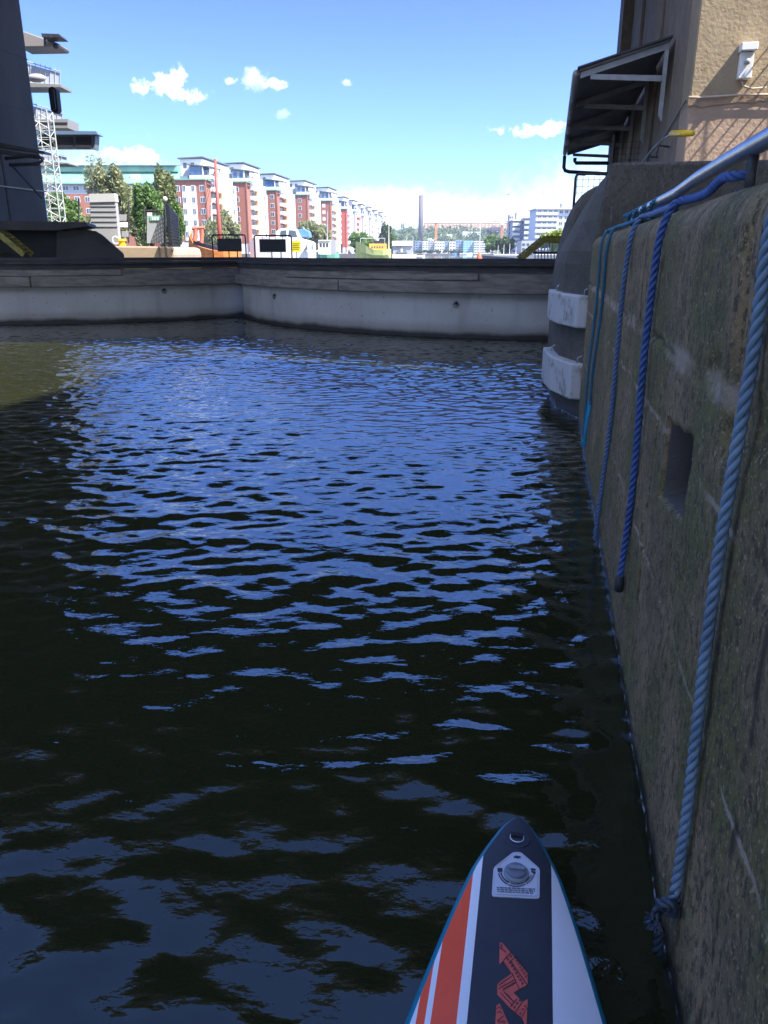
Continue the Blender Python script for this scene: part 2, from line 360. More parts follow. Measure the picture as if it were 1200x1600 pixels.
# right wall face: a fine sheet with real joints, niches and chips
W_H = 1.75
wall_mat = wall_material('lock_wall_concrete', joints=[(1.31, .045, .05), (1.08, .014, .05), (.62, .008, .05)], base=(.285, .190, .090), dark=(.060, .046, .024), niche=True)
wall_thing = thing('lock_wall', 'dark mossy concrete lock wall with niches, running along the right side', 'wall', L(RW, 0, 0), -YAW)
def build_wall():
    a = np.concatenate([np.arange(-3.0, .6, .05), np.arange(.6, 5.0, .012), np.arange(5.0, 7.96, .02)]); 
    rad = .10; nz = 150
    zz = np.linspace(-.5, W_H-rad, nz); ang = np.linspace(0, math.pi/2, 14)[1:]
    prof = [(0.0, z) for z in zz] + [(rad*(1-math.cos(t)), W_H-rad+rad*math.sin(t)) for t in ang] + [(rad + d, W_H) for d in (.05, .12, .25, .5, .9)]
    P = np.array(prof); A, PI_ = np.meshgrid(a, np.arange(len(P)), indexing='ij')
    Xo = P[PI_, 0].astype(float); Zo = P[PI_, 1].astype(float)
    d = .010*vnoise(A*3, Zo*3, 21, 5) + .0045*vnoise(A*22, Zo*22, 22, 3)
    def joint_h(z0, w, dep, seed, wob=.02):
        zc = z0 + wob*vnoise(A*1.5, A*0+seed, seed, 4); brk = np.clip(vnoise(A*2.2, A*0+3, seed+1, 3)*3+.6, 0.1, 1)
        return dep*brk*np.exp(-((Zo - zc)/w)**2)
    d += joint_h(1.31, .012, .022, 31, .03) + joint_h(1.08, .006, .012, 33) + joint_h(.62, .005, .008, 35)
    for (ac, w, dep, zlo, zhi) in [(1.72, .035, .035, 1.16, 1.8), (2.66, .012, .02, .1, 1.32), (3.45, .008, .01, 1.3, 1.9), (4.4, .01, .012, -.1, 1.1), (.55, .02, .03, .2, 1.3)]:
        c = ac + .02*vnoise(Zo*3, Zo*0+ac, 41, 3)
        d += dep*np.exp(-((A - c)/w)**2)*np.clip((Zo-zlo)/.06, 0, 1)*np.clip((zhi-Zo)/.06, 0, 1)
    # chips along the mortar band
    for (ac, zc, rr, dep) in [(2.5, 1.28, .05, .02), (1.9, 1.33, .07, .02), (1.4, 1.3, .09, .022), (1.25, 1.07, .05, .02), (3.1, 1.3, .04, .015), (2.9, 1.55, .03, .01), (.95, 1.04, .05, .02)]:
        d += dep*np.exp(-(((A-ac)/rr)**2 + ((Zo-zc)/(rr*.6))**2))*(1+.8*vnoise(A*18, Zo*18, 55, 2))
    # ladder niches
    def niche(a0, a1, z0, z1, dep, skew=0.0):
        t = np.clip((A - a0)/(a1 - a0), 0, 1); zl = z0 + skew*(1-t)
        e = .012
        inside = np.clip((A-a0)/e, 0, 1)*np.clip((a1-A)/e, 0, 1)*np.clip((Zo-zl)/(.05), 0, 1)*np.clip((z1-skew*.6*t-Zo)/.02, 0, 1)
        return dep*inside
    ni = niche(2.02, 2.44, .875, 1.155, .24, .06) + niche(4.2, 4.36, .92, 1.2, .10)
    d += ni
    d = np.where(PI_ >= nz, d*.6, d)
    nx = np.ones_like(d); nzv = np.zeros_like(d)
    th = np.clip((Zo-(W_H-rad))/rad, 0, 1); top = (PI_ >= nz)
    dz = np.where(top, -d*th, 0); dx = np.where(top, d*(1-th), d)
    V = np.stack([Xo + dx, A, Zo + dz], -1).reshape(-1, 3)
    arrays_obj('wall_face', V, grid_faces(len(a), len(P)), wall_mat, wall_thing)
    mb = MB(); mb.box(.24, 1.4, -3, 7.95, -.5, W_H-.03); mb.box(.24, 1.4, -30, -3.02, -3.9, W_H-.03); mb.box(0, .235, -30, -3.02, -3.9, W_H)
    mb.obj('wall_core', wall_mat, wall_thing)
    mb = MB(); mb.tube([(.03, 2.07, 1.06), (.06, 2.09, .93)], .007, 8); mb.obj('niche_bar', C_steel, wall_thing, smooth=True)
build_wall()
dark_conc = wall_material('pier_concrete', joints=[(1.22, .006, .02)], algae=.35, base=(.115, .096, .078), dark=(.055, .046, .036))
left_conc = wall_material('left_wall_concrete', joints=[(1.0, .01, .02)], algae=.5)
lw = thing('lock_wall', 'dark concrete wall of the far left side of the lock chamber', 'wall', L(LW, 0, 0), -YAW)
mb = MB(); mb.box(-1.5, 0, -30, 26, -3.9, 1.6); mb.obj('wall_face', left_conc, lw)

# quay ground beside the right wall (step up to the plinth)
slab('right_quay', [(RW+1.0, -30), (RW+1.0, 7.9), (RW+1.0, 24), (60, 24), (60, -60), (RW+1.0, -60)], -3.9, W_H-.012, mat('quay_paving', (.12, .11, .10), .9, c2=(.09, .085, .075), scale=2, bump=.3, bscale=20))

# ------------------------------------------------------------------ gate pier with fenders
def loft(mb, rings, cap=True):
    n = len(rings[0]); base = [v for rg in rings for v in rg]
    fs = [(i*n+k, i*n+(k+1) % n, (i+1)*n+(k+1) % n, (i+1)*n+k) for i in range(len(rings)-1) for k in range(n)]
    if cap: fs += [tuple(range(n))[::-1], tuple((len(rings)-1)*n+k for k in range(n))]
    mb.add(base, fs)
def build_pier():
    t = thing('gate_pier', 'weathered concrete pier with sloped shoulder beside the lock gate, carrying two pale fenders', 'pier', L(0, 0, 0), -YAW)
    # near block, plan in (r, a); the corner at (RW, 7.95) joins the wall
    def plan(k, topa):      # k: how far the channel face has leaned back
        nose = [(RW+.005, 7.955), (.16+k*.8, 8.55), (.11+k*.9, 9.0), (.085+k, 9.6), (.085+k, 11.4)]
        return nose + [(2.2, 11.4), (2.2, 7.96)]
    rings = []
    for (z, k) in [(-3.9, 0), (.3, 0), (.9, 0), (1.50, 0), (1.62, .03), (1.9, .17), (2.15, .30), (2.30, .39), (2.36, .46), (2.385, .56)]:
        rings.append([Vector((r if not (i == 0) else RW+.005 + k*.22, a, z)) for i, (r, a) in enumerate(plan(k, 0))])
    mb = MB(); loft(mb, rings); mb.obj('pier_block', dark_conc, t, bevel=.03)
    rings = []
    for (z, k) in [(-3.9, 0), (1.2, 0), (1.6, .05), (1.97, .12), (2.15, .175), (2.27, .24), (2.36, .31), (2.42, .39), (2.47, .48), (2.50, .62)]:
        rings.append([Vector(p) for p in [(.12+k, 11.42+k*.5, z), (.06+k, 11.9, z), (.06+k, 14.6, z), (.36+k, 15.0, z), (2.4, 15.0, z), (2.4, 11.42, z)]])
    mb = MB(); loft(mb, rings); mb.obj('pier_shoulder', dark_conc, t, bevel=.04)
    return t
pier = build_pier()
C_fend = mat('pale_fender_paint', (.46, .46, .45), .7, c2=(.17, .155, .13), scale=7, bump=.3, bscale=30, lo=.52, hi=.72)
def fender(z0, z1, out, label):
    t = thing('fender', label, 'fender', L(.15, 8.6, z0), -YAW, 'pale fenders bolted to the gate pier')
    pts = [(RW+.01, 7.93), (.33, 7.97), (.14, 8.50), (.085, 8.9), (.055, 9.35)]
    o0 = Vector((.15, 8.6))
    n = len(pts); outer = []; inner = []
    for i, (r, a) in enumerate(pts):
        e = out if 0 < i else out*.2
        nx, ny = (-.85, -.45) if i < 3 else (-.97, -.22); outer.append((r+nx*e-.15, a+ny*e-8.6)); inner.append((r+.06-.15, a+.05-8.6))
    poly = [Vector((x, y, 0)) for x, y in outer] + [Vector((x, y, 0)) for x, y in inner[::-1]]
    mb = MB(); mb.prism(poly, (0, 0, z1-z0)); mb.obj('fender_block', C_fend, t, bevel=.018)
    for i in (1, 3):
        x, y = outer[i]; p = Vector((x+.10, y+.05, z1-z0))
        mb = MB(); mb.tube([p + Vector((-.04, 0, 0)), p + Vector((-.035, 0, .05)), p + Vector((0, 0, .07)), p + Vector((.035, 0, .05)), p + Vector((.04, 0, 0))], .007, 6); mb.obj('lifting_ring', C_steel, t, smooth=True)
    return t
fender(.90, 1.21, .05, 'upper pale grey fender block on the gate pier, scuffed face')
fender(.20, .56, .07, 'lower pale fender block on the gate pier, just above the water')

# ------------------------------------------------------------------ sector gates
C_skin = wall_material('gate_skin_paint', algae=.12, base=(.30, .31, .31), dark=(.17, .165, .155), waterline=False)
def skin_material():
    m, nt, b = principled('gate_skin'); N = nt.nodes.new; K = nt.links.new
    tc = N('ShaderNodeTexCoord'); sep = N('ShaderNodeSeparateXYZ'); K(tc.outputs['Object'], sep.inputs[0])
    def noise(sc, ms=None, det=6):
        n = N('ShaderNodeTexNoise'); n.inputs['Scale'].default_value = sc; n.inputs['Detail'].default_value = det
        if ms:
            mp = N('ShaderNodeMapping'); mp.inputs['Scale'].default_value = ms; K(tc.outputs['Object'], mp.inputs[0]); K(mp.outputs[0], n.inputs['Vector'])
        else: K(tc.outputs['Object'], n.inputs['Vector'])
        return n.outputs[0]
    def mr(x, a, c, lo=0., hi=1.):
        n = N('ShaderNodeMapRange'); K(x, n.inputs[0]); n.inputs[1].default_value = a; n.inputs[2].default_value = c; n.inputs[3].default_value = lo; n.inputs[4].default_value = hi; n.interpolation_type = 'SMOOTHSTEP'; return n.outputs[0]
    def mix(f, a, c):
        n = N('ShaderNodeMix'); n.data_type = 'RGBA'; K(f, n.inputs[0])
        if isinstance(a, tuple): n.inputs[6].default_value = (*a, 1)
        else: K(a, n.inputs[6])
        n.inputs[7].default_value = (*c, 1); return n.outputs[2]
    add = N('ShaderNodeMath'); add.operation = 'MULTIPLY_ADD'; K(noise(1.3, None, 8), add.inputs[0]); add.inputs[1].default_value = .16; K(sep.outputs[2], add.inputs[2])
    col = mix(mr(noise(.7), .35, .65), (.42, .415, .385), (.34, .335, .31))
    col = mix(mr(noise(3, (1, 1, .12)), .5, .75, 0, .55), col, (.24, .235, .215))
    col = mix(mr(noise(16), .63, .72, 0, .6), col, (.13, .11, .09))
    col = mix(mr(add.outputs[0], .42, .20, 0, .6), col, (.17, .155, .12))
    col = mix(mr(add.outputs[0], .24, .13), col, (.022, .020, .016))
    K(col, b.inputs['Base Color']); b.inputs['Roughness'].default_value = .75
    bp = N('ShaderNodeBump'); bp.inputs['Strength'].default_value = .3; bp.inputs['Distance'].default_value = .01; K(noise(12), bp.inputs['Height']); K(bp.outputs[0], b.inputs['Normal'])
    return m
SKIN = skin_material()
C_waler = mat('weathered_waler', (.22, .20, .17), .9, c2=(.13, .118, .10), scale=2.5, bump=.5, bscale=25, streak=(1, 1, 6))
C_deckedge = mat('tarred_deck_edge', (.030, .030, .032), .85, c2=(.055, .052, .05), scale=3, streak=(1, 1, 5), bump=.4, bscale=14)
def arc_solid(mb, Ro, Ri, z0, z1, p0, p1, n):
    vs = []; 
    for i in range(n+1):
        p = p0 + (p1-p0)*i/n; c, s_ = math.sin(p), -math.cos(p)
        for rr, z in ((Ro, z0), (Ro, z1), (Ri, z1), (Ri, z0)): vs.append((rr*c, rr*s_, z))
    fs = [(i*4+k, i*4+(k+1) % 4, i*4+4+(k+1) % 4, i*4+4+k) for i in range(n) for k in range(4)]
    fs += [(0, 1, 2, 3), tuple(n*4+k for k in (3, 2, 1, 0))]
    mb.add(vs, fs)
def gate_leaf(rc, ac, Rad, p0, p1, label):
    t = thing('sector_gate', label, 'lock gate', L(rc, ac, 0), -YAW)
    mb = MB(); arc_solid(mb, Rad, Rad-.12, -3.0, .92, p0, p1, 96); mb.obj('gate_skin', SKIN, t, smooth=False)
    mb = MB(); arc_solid(mb, Rad+.04, Rad-.10, .925, 1.245, p0, p1, 96); mb.obj('upper_band', C_waler, t)
    k = int(abs(p1-p0)*Rad/4.2); gap = .003
    for i in range(k):
        q0 = p0 + (p1-p0)*i/k; q1 = p0 + (p1-p0)*(i+1)/k
        s_ = 1 if p1 > p0 else -1
        mb = MB(); arc_solid(mb, Rad+.16, Rad+.045, .86+random.uniform(-.006, .006), 1.09+random.uniform(-.01, .01), q0+gap*s_*.4, q1-gap*s_*.4, 14)
        mb.obj('timber_waler', C_waler, t, bevel=.012)
    for i in range(k-1):
        q0 = p0 + (p1-p0)*(i+.37)/k; q1 = p0 + (p1-p0)*(i+1.36)/k
        mb = MB(); arc_solid(mb, Rad+.11, Rad+.045, 1.10, 1.22+random.uniform(-.008, .008), q0, q1-gap*.3*(1 if p1 > p0 else -1), 14); mb.obj('timber_waler', C_waler, t, bevel=.01)
    mb = MB(); arc_solid(mb, Rad+.07, Rad-.5, 1.25, 1.36, p0, p1, 96); arc_solid(mb, Rad+.13, Rad-.45, 1.364, 1.415, p0, p1, 96); mb.obj('deck_beam', C_deckedge, t)
    mb = MB(); arc_solid(mb, Rad-.02, Rad-.35, 1.42, 1.50, p0, p1, 96); mb.obj('deck_curb', C_deckedge, t)
    mb = MB(); arc_solid(mb, Rad-.52, 1.2, 1.02, 1.10, p0, p1, 60); mb.obj('deck_plate', C_deckedge, t)
    for i in range(k):
        p = p0 + (p1-p0)*(i+.5+random.uniform(-.15, .15))/k; z = .72+random.uniform(-.05, .03)
        c = Vector((math.sin(p), -math.cos(p), 0)); tg = Vector((math.cos(p), math.sin(p), 0)); q = c*(Rad+.005) + Vector((0, 0, z))
        mb = MB(); mb.tube([q, q + c*.03], .035, 10); mb.tube([q + c*.03 + tg*(.05*math.sin(x)) + Vector((0, 0, .05*math.cos(x)-.03)) for x in np.linspace(0, 5.4, 10)], .009, 6)
        mb.obj('mooring_ring', C_dsteel, t, smooth=True)
    return t
gr = gate_leaf(-.5, 24.0, 8.5, R(6.5), R(-58.5), 'right curved lock gate leaf, pale grey skin under a weathered timber rubbing band')
gl = gate_leaf(-14.9, 24.2, 8.2, R(-16), R(61), 'left curved lock gate leaf in deeper shade, meeting the right leaf in the middle')

# black notice panels in pipe frames on the gate, and the yellow notice
def notice_frame(x0, x1, y0, Y, plx0, plx1, ply1, label):
    base = at((x0+x1)/2, 400, Y); base.z = 1.10
    t = thing('barrier_panel', label, 'barrier', base, 0, 'black panels in pipe frames on the gate')
    a = at(x0, y0, Y) - base; b = at(x1, y0, Y) - base; a.y = b.y = 0; z1 = a.z
    mb = MB(); w = b.x - a.x; c = .05
    mb.tube([(a.x, 0, 0), (a.x, 0, z1-c), (a.x+c*.3, 0, z1-c*.3), (a.x+c, 0, z1), (b.x-c, 0, z1), (b.x-c*.3, 0, z1-c*.3), (b.x, 0, z1-c), (b.x, 0, 0)], .022, 8); mb.obj('pipe_frame', C_dsteel, t, smooth=True)
    p = at(plx0, y0+4, Y) - base; q = at(plx1, ply1, Y) - base
    mb = MB(); mb.box(p.x, q.x, -.02, .02, q.z, p.z-.03); mb.obj('panel', C_black, t, bevel=.01)
    for f in (.12, .38, .62, .88):
        x = p.x + (q.x-p.x)*f
        mb = MB(); mb.bar((x, 0, p.z-.03), (x, 0, z1-.02), .008); mb.obj('hanger', C_dsteel, t)
    for f in (.45, .8):
        x = p.x + (q.x-p.x)*f; mb = MB(); mb.bar((x, .03, q.z+.02), (x, .03, 0), .018, 6); mb.obj('post', C_dsteel, t)
    return t
notice_frame(331, 383, 367, 25.0, 339, 378, 393, 'left black panel in a pipe frame on the lock gate')
notice_frame(397, 455, 368, 25.2, 405, 447, 394, 'right black panel in a pipe frame, next to the yellow notice')
p = at(463, 386, 29.0); t = thing('notice_sign', 'small yellow notice board with dark lines of text right of the black panels', 'sign', (p.x, p.y, 1.10))
mb = MB(); mb.box(-.155, .155, -.012, .0, p.z-.16-1.10, p.z+.20-1.10); mb.obj('sign_plate', C_lime, t)
mb = MB(); mb.bar((0, .03, -1.3), (0, .03, p.z+.24-1.10), .018, 6); mb.obj('sign_post', C_steel, t)
for j in range(4):
    mb = MB(); mb.box(-.12, .12-.03*(j % 2), -.016, -.0125, p.z+.10-j*.06-1.10, p.z+.120-j*.06-1.10); mb.obj('text_line', C_black, t)

# ------------------------------------------------------------------ lock-frame things
ORG = {}
def lthing(name, label, cat, r, a, z, group=None):
    t = thing(name, label, cat, L(r, a, z), -YAW, group); ORG[t.name] = (r, a, z); return t
def lobj(mb, name, m, t, **k):
    o = ORG[t.name]; mb.v = [(v[0]-o[0], v[1]-o[1], v[2]-o[2]) for v in mb.v]; return mb.obj(name, m, t, **k)
def lobj2(mb, name, m, t, part, **k):     # sub-part under a part that sits at its thing's origin
    o = ORG[t.name]; mb.v = [(v[0]-o[0], v[1]-o[1], v[2]-o[2]) for v in mb.v]; return mb.obj(name, m, part, **k)

# right tower house
TOPZ = 9.0; PZ = 2.42
def plaster(name, base, c2, lower=None):
    m, nt, b = principled(name); N = nt.nodes.new; K = nt.links.new
    tc = N('ShaderNodeTexCoord'); sep = N('ShaderNodeSeparateXYZ'); K(tc.outputs['Object'], sep.inputs[0])
    def noise(sc, det=6, rough=.6):
        n = N('ShaderNodeTexNoise'); n.inputs['Scale'].default_value = sc; n.inputs['Detail'].default_value = det; n.inputs['Roughness'].default_value = rough; K(tc.outputs['Object'], n.inputs['Vector']); return n.outputs[0]
    def mr(x, a, c, lo=0., hi=1.):
        n = N('ShaderNodeMapRange'); K(x, n.inputs[0]); n.inputs[1].default_value = a; n.inputs[2].default_value = c; n.inputs[3].default_value = lo; n.inputs[4].default_value = hi; return n.outputs[0]
    mx = N('ShaderNodeMix'); mx.data_type = 'RGBA'; K(mr(noise(3, 8), .4, .62), mx.inputs[0]); mx.inputs[6].default_value = (*base, 1); mx.inputs[7].default_value = (*c2, 1); col = mx.outputs[2]
    mx = N('ShaderNodeMix'); mx.data_type = 'RGBA'; K(mr(noise(11, 8), .58, .70, 0, .5), mx.inputs[0]); K(col, mx.inputs[6]); mx.inputs[7].default_value = (base[0]*.45, base[1]*.45, base[2]*.45, 1); col = mx.outputs[2]
    if lower:
        mx = N('ShaderNodeMix'); mx.data_type = 'RGBA'; K(mr(sep.outputs[2], lower[0], lower[0]-.02), mx.inputs[0]); K(col, mx.inputs[6])
        m2 = N('ShaderNodeMix'); m2.data_type = 'RGBA'; K(mr(noise(4, 7), .4, .6), m2.inputs[0]); m2.inputs[6].default_value = (*lower[1], 1); m2.inputs[7].default_value = tuple(x*.86 for x in lower[1]) + (1,)
        K(m2.outputs[2], mx.inputs[7]); col = mx.outputs[2]
    K(col, b.inputs['Base Color']); b.inputs['Roughness'].default_value = .95
    ad = N('ShaderNodeMath'); ad.operation = 'ADD'; K(noise(26, 4, .5), ad.inputs[0]); K(noise(8, 4), ad.inputs[1])
    bp = N('ShaderNodeBump'); bp.inputs['Strength'].default_value = .5; bp.inputs['Distance'].default_value = .014; K(ad.outputs[0], bp.inputs['Height']); K(bp.outputs[0], b.inputs['Normal'])
    return m
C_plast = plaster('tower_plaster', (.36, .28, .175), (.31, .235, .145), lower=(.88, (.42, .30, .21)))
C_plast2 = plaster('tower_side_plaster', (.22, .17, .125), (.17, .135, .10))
def build_tower():
    t = lthing('bridge_tower', 'ochre plastered concrete bridge tower with a lean-to canopy on its channel side', 'building', 1.45, 10.4, PZ)
    mb = MB(); mb.box(1.45, 9, 10.4, 11.05, PZ, TOPZ); lobj(mb, 'front_wall', C_plast, t, bevel=.02)
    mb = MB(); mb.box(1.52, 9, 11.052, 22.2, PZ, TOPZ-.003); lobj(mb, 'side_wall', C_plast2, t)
    for (a0, a1, o) in [(11.06, 12.2, .0), (14.6, 15.5, .02), (18.2, 19.2, .01), (21.2, 22.22, -.03)]:
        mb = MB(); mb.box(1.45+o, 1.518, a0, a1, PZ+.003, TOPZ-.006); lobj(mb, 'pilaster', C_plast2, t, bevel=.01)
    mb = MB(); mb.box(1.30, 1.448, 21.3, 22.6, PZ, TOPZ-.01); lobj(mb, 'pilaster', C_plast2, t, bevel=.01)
    # rough ledge line with a cable
    zz = 3.30; mb = MB()
    n = 60; rs = np.linspace(1.44, 6, n); low = zz-.075+.05*vnoise(rs*4, rs*0, 71, 4)
    top = [(r, 10.375, zz+.0) for r in rs]; bot = [(r, 10.385, z) for r, z in zip(rs, low)]
    vs = top + bot + [(r, 10.402, zz+.01) for r in rs] + [(r, 10.402, z-.02) for r, z in zip(rs, low)]
    fs = [(i, i+1, n+i+1, n+i) for i in range(n-1)] + [(2*n+i+1, 2*n+i, i, i+1)[::-1] for i in range(n-1)] + [(n+i, n+i+1, 3*n+i+1, 3*n+i) for i in range(n-1)]
    mb.add(vs, fs); lobj(mb, 'plaster_ledge', C_plast, t)
    mb = MB(); mb.tube([(r, 10.355, zz-.012+.006*math.sin(r*7)) for r in np.linspace(1.44, 6, 40)], .011, 6); lobj(mb, 'cable', mat('pale_cable', (.46, .38, .30), .7), t, smooth=True)
    # downpipe groove wire on the side wall
    mb = MB(); mb.tube([(1.43, 10.5, 3.28), (1.44, 14, 2.95), (1.42, 20, 2.55)], .008, 5); lobj(mb, 'side_wire', C_dsteel, t)
    for a in (11.6, 12.8, 13.9):
        mb = MB(); mb.tube([(1.44, a, 2.92), (1.30, a, 2.94), (1.28, a, 2.80)], .016, 6); lobj(mb, 'hook', C_dsteel, t)
    return t
tower = build_tower()
mb = MB(); mb.box(1.36, 60, 9.3, 24, W_H-.5, 2.12); mb.box(1.45, 60, 9.75, 24, 2.12, PZ)
t = lthing('plinth', 'rough dark concrete plinth under the plastered tower', 'plinth', 1.4, 9.3, W_H-.012)
lobj(mb, 'plinth_block', mat('rough_plinth', (.15, .12, .085), .95, c2=(.08, .065, .05), scale=14, bump=1.0, bscale=28, bdist=.03), t, bevel=.03)

# wall lamp
def build_lamp():
    r0, z0 = 2.0, 3.45
    t = lthing('wall_lamp', 'small white box lamp with a projecting hood on the sunlit plaster wall', 'lamp', r0, 10.4, z0)
    W = mat('white_lamp_paint', (.78, .77, .74), .45)
    mb = MB(); mb.box(r0-.07, r0+.07, 10.30, 10.397, z0, z0+.26); lobj(mb, 'lamp_housing', W, t, bevel=.008)
    mb = MB(); mb.prism([(r0-.085, 10.398, z0+.265), (r0-.085, 10.398, z0+.36), (r0-.085, 10.23, z0+.34), (r0-.085, 10.23, z0+.265)], (.17, 0, 0)); lobj(mb, 'hood', W, t, bevel=.006)
    mb = MB(); mb.sphere((r0, 10.27, z0+.16), .035); lobj(mb, 'bulb', C_lgrey, t, smooth=True)
    mb = MB(); mb.tube([(r0-.02, 10.36, z0-.001), (r0, 10.33, z0-.07), (r0+.10, 10.34, z0-.10), (r0+.25, 10.35, z0-.09)], .010, 6); lobj(mb, 'lamp_cable', mat('pale_cable', (.46, .38, .30)), t, smooth=True)
build_lamp()

# canopy on the channel side
def build_canopy():
    A0, A1 = 12.7, 22.2; RO, RI = .24, 1.44; ZO, ZI = 4.05, 4.38
    t = lthing('canopy', 'long grey lean-to canopy on brackets, seen from below on the tower side', 'canopy', RI, A0, 4.0)
    und = mat('canopy_sheet', (.26, .26, .27), .6, c2=(.17, .17, .18), scale=2, streak=(1, .3, 1))
    mb = MB(); mb.prism([(RI, A0, ZI), (RO, A0, ZO), (RO, A0, ZO+.035), (RI, A0, ZI+.035)], (0, A1-A0, 0)); lobj(mb, 'roof_sheet', und, t)
    mb = MB(); mb.prism([(RI+.02, A0-.06, ZI+.037), (RO-.03, A0-.06, ZO+.030), (RO-.03, A0-.06, ZO+.055), (RI+.02, A0-.06, ZI+.062)], (0, A1-A0+.1, 0)); lobj(mb, 'roof_covering', C_dsteel, t)
    n = 5
    for i in range(n):
        a = A0 + .02 + (A1-A0-.12)*i/(n-1)
        gl_ = mat('bracket_steel', (.34, .35, .36), .6, c2=(.27, .27, .27), scale=6)
        mb = MB()
        mb.prism([(RI-.005, a, ZI-.003), (RO+.02, a, ZO-.003), (RO+.02, a, ZO-.08), (RI-.005, a, ZI-.09)], (0, .05, 0))
        mb.prism([(RI-.06, a+.002, ZI-.10), (RI-.005, a+.002, ZI-.10), (RI-.005, a+.002, ZI-1.0), (RI-.06, a+.002, ZI-.92)], (0, .05, 0))
        mb.prism([(RI-.065, a+.004, 3.89), (RO+.16, a+.004, 3.955), (RO+.16, a+.004, 4.02), (RI-.065, a+.004, 3.965)], (0, .045, 0))
        lobj(mb, 'bracket', gl_, t)
    C_rg = mat('rusty_gutter', (.40, .40, .42), .6, c2=(.16, .10, .07), scale=6, lo=.5, hi=.66, metal=.3)
    k = 5
    for i in range(k):
        a0 = A0 + (A1-A0)*i/k + .02; a1 = A0 + (A1-A0)*(i+1)/k - .02
        mb = MB(); mb.tube([(RO-.04, a0, ZO-.02), (RO-.04, a1, ZO-.02)], .055, 10); lobj(mb, 'gutter', C_rg, t, smooth=True)
    for z, a in ((3.60, 22.25), (3.78, 22.0)):
        mb = MB(); pts = [(RO-.04, 22.2, 3.98), (RO-.04, 22.22, z+.10), (RO, a, z+.03), (RO+.10, a, z), (RI+.3, a, z-.10)] if z < 3.7 else [(RO+.22, a, 3.9), (RO+.22, a, z+.05), (RO+.25, a, z), (RI+.3, a, z-.03)]
        mb.tube(pts, .045, 8); pp = lobj(mb, 'drain_pipe', C_dsteel, t, smooth=True)
        if z < 3.7:
            for f in (.62, .98):
                mb = MB(); mb.tube([(f, a, z-.045), (f+.14, a, z-.058)], .050, 8); lobj(mb, 'red_band', C_red, t)
build_canopy()

# boat hook with a yellow grip, on the side wall
t = lthing('boat_hook', 'grey pole with a bright yellow grip leaning out beside the plaster wall', 'boat hook', 1.45, 9.9, PZ)
mb = MB(); p0 = at(1050, 209, 9.55); p1 = at(1082, 208, 8.9); m0 = at(994, 266, 10.4); m1 = at(1020, 233, 10.0)
def w2l(p): return (RX[0]*p.x + RX[1]*p.y, AX[0]*p.x + AX[1]*p.y, p.z)
mb.tube([w2l(at(1047, 211, 9.55)), w2l(p0), w2l(p1)], [.03, .036, .030], 8); lobj(mb, 'grip', C_yellow, t, smooth=True)
mb = MB(); mb.tube([w2l(p) for p in (at(980, 285, 10.6), m0, m1, at(1035, 218, 9.75), at(1046, 211, 9.6))], .011, 6); lobj(mb, 'pole', C_steel, t, smooth=True)

# mesh railing right of the frame (its shadow falls on the plaster)
def mesh_railing(r0, r1, a, z0, z1, label):
    t = lthing('mesh_railing', label, 'railing', (r0+r1)/2, a, z0)
    C = C_dsteel; n = max(2, int((r1-r0)/1.0)+1)
    for i in range(n):
        r = r0 + (r1-r0)*i/(n-1); mb = MB(); mb.bar((r, a, z0), (r, a, z1), .025, 6); lobj(mb, 'post', C, t)
    for z in (z1, z0+.1): mb = MB(); mb.bar((r0, a, z), (r1, a, z), .022, 6); lobj(mb, 'rail', C, t)
    mb = MB(); k = int((r1-r0)/.16)
    for i in range(k+1): r = r0+(r1-r0)*i/k; mb.bar((r, a, z0+.1), (r, a, z1), .007, 4)
    for i in range(1, 6): z = z0+.1+(z1-z0-.1)*i/6; mb.bar((r0, a+.012, z), (r1, a+.012, z), .006, 4)
    lobj(mb, 'wire_mesh', C, t)
t = lthing('mesh_fence', 'wire mesh fence running out from the sunlit plaster wall', 'fence', 2.95, 9.5, PZ)
mb = MB()
for k in range(12): z = PZ+.12+k*.2; mb.bar((2.95, 10.38, z), (2.95, 8.3, z), .011, 5)
for k in range(9): a = 10.2-k*.22; mb.bar((2.965, a, PZ), (2.965, a, PZ+2.4), .008, 4)
lobj(mb, 'wire_mesh', C_dsteel, t)
for a in (10.3, 9.3, 8.3): mb = MB(); mb.bar((3.0, a, PZ), (3.0, a, PZ+2.5), .025, 6); lobj(mb, 'post', C_dsteel, t)

# dark pipe loop and post on the pier top
t = lthing('pipe_railing', 'small dark pipe hoop with wire mesh on the sunlit top of the far pier', 'railing', .62, 14, 2.45)
mb = MB(); A = 14.2; mb.tube([(.33, A, 2.1), (.33, A, 2.78), (.345, A, 2.82), (.38, A, 2.84), (.78, A, 2.84), (.82, A, 2.82), (.83, A, 2.78), (.83, A, 2.4)], .022, 8); lobj(mb, 'pipe_hoop', C_dsteel, t, smooth=True)
mb = MB()
for i in range(6): mb.bar((.36+.09*i, A, 2.5), (.36+.09*i, A, 2.80), .004, 3)
for i in range(3): mb.bar((.34, A, 2.55+.1*i), (.82, A, 2.55+.1*i), .004, 3)
lobj(mb, 'wire_mesh', C_dsteel, t)
t = lthing('fence', 'tall dark wire mesh fence panel between the far pier and the tower', 'fence', 1.2, 16.3, 2.4)
for r in (1.03, 2.2): mb = MB(); mb.bar((r, 16.3, 2.2), (r, 16.3, 3.68), .03, 6); lobj(mb, 'post', C_dsteel, t)
mb = MB()
for i in range(15): mb.bar((1.03+.075*i, 16.3, 2.4), (1.03+.075*i, 16.3, 3.6), .004, 3)
for i in range(12): mb.bar((1.03, 16.3, 2.45+.1*i), (2.2, 16.3, 2.45+.1*i), .004, 3)
lobj(mb, 'wire_mesh', C_dsteel, t)
t = lthing('marker_cap', 'small orange and white cap on the sunlit top of the far pier', 'marker', .95, 14.0, 2.5)
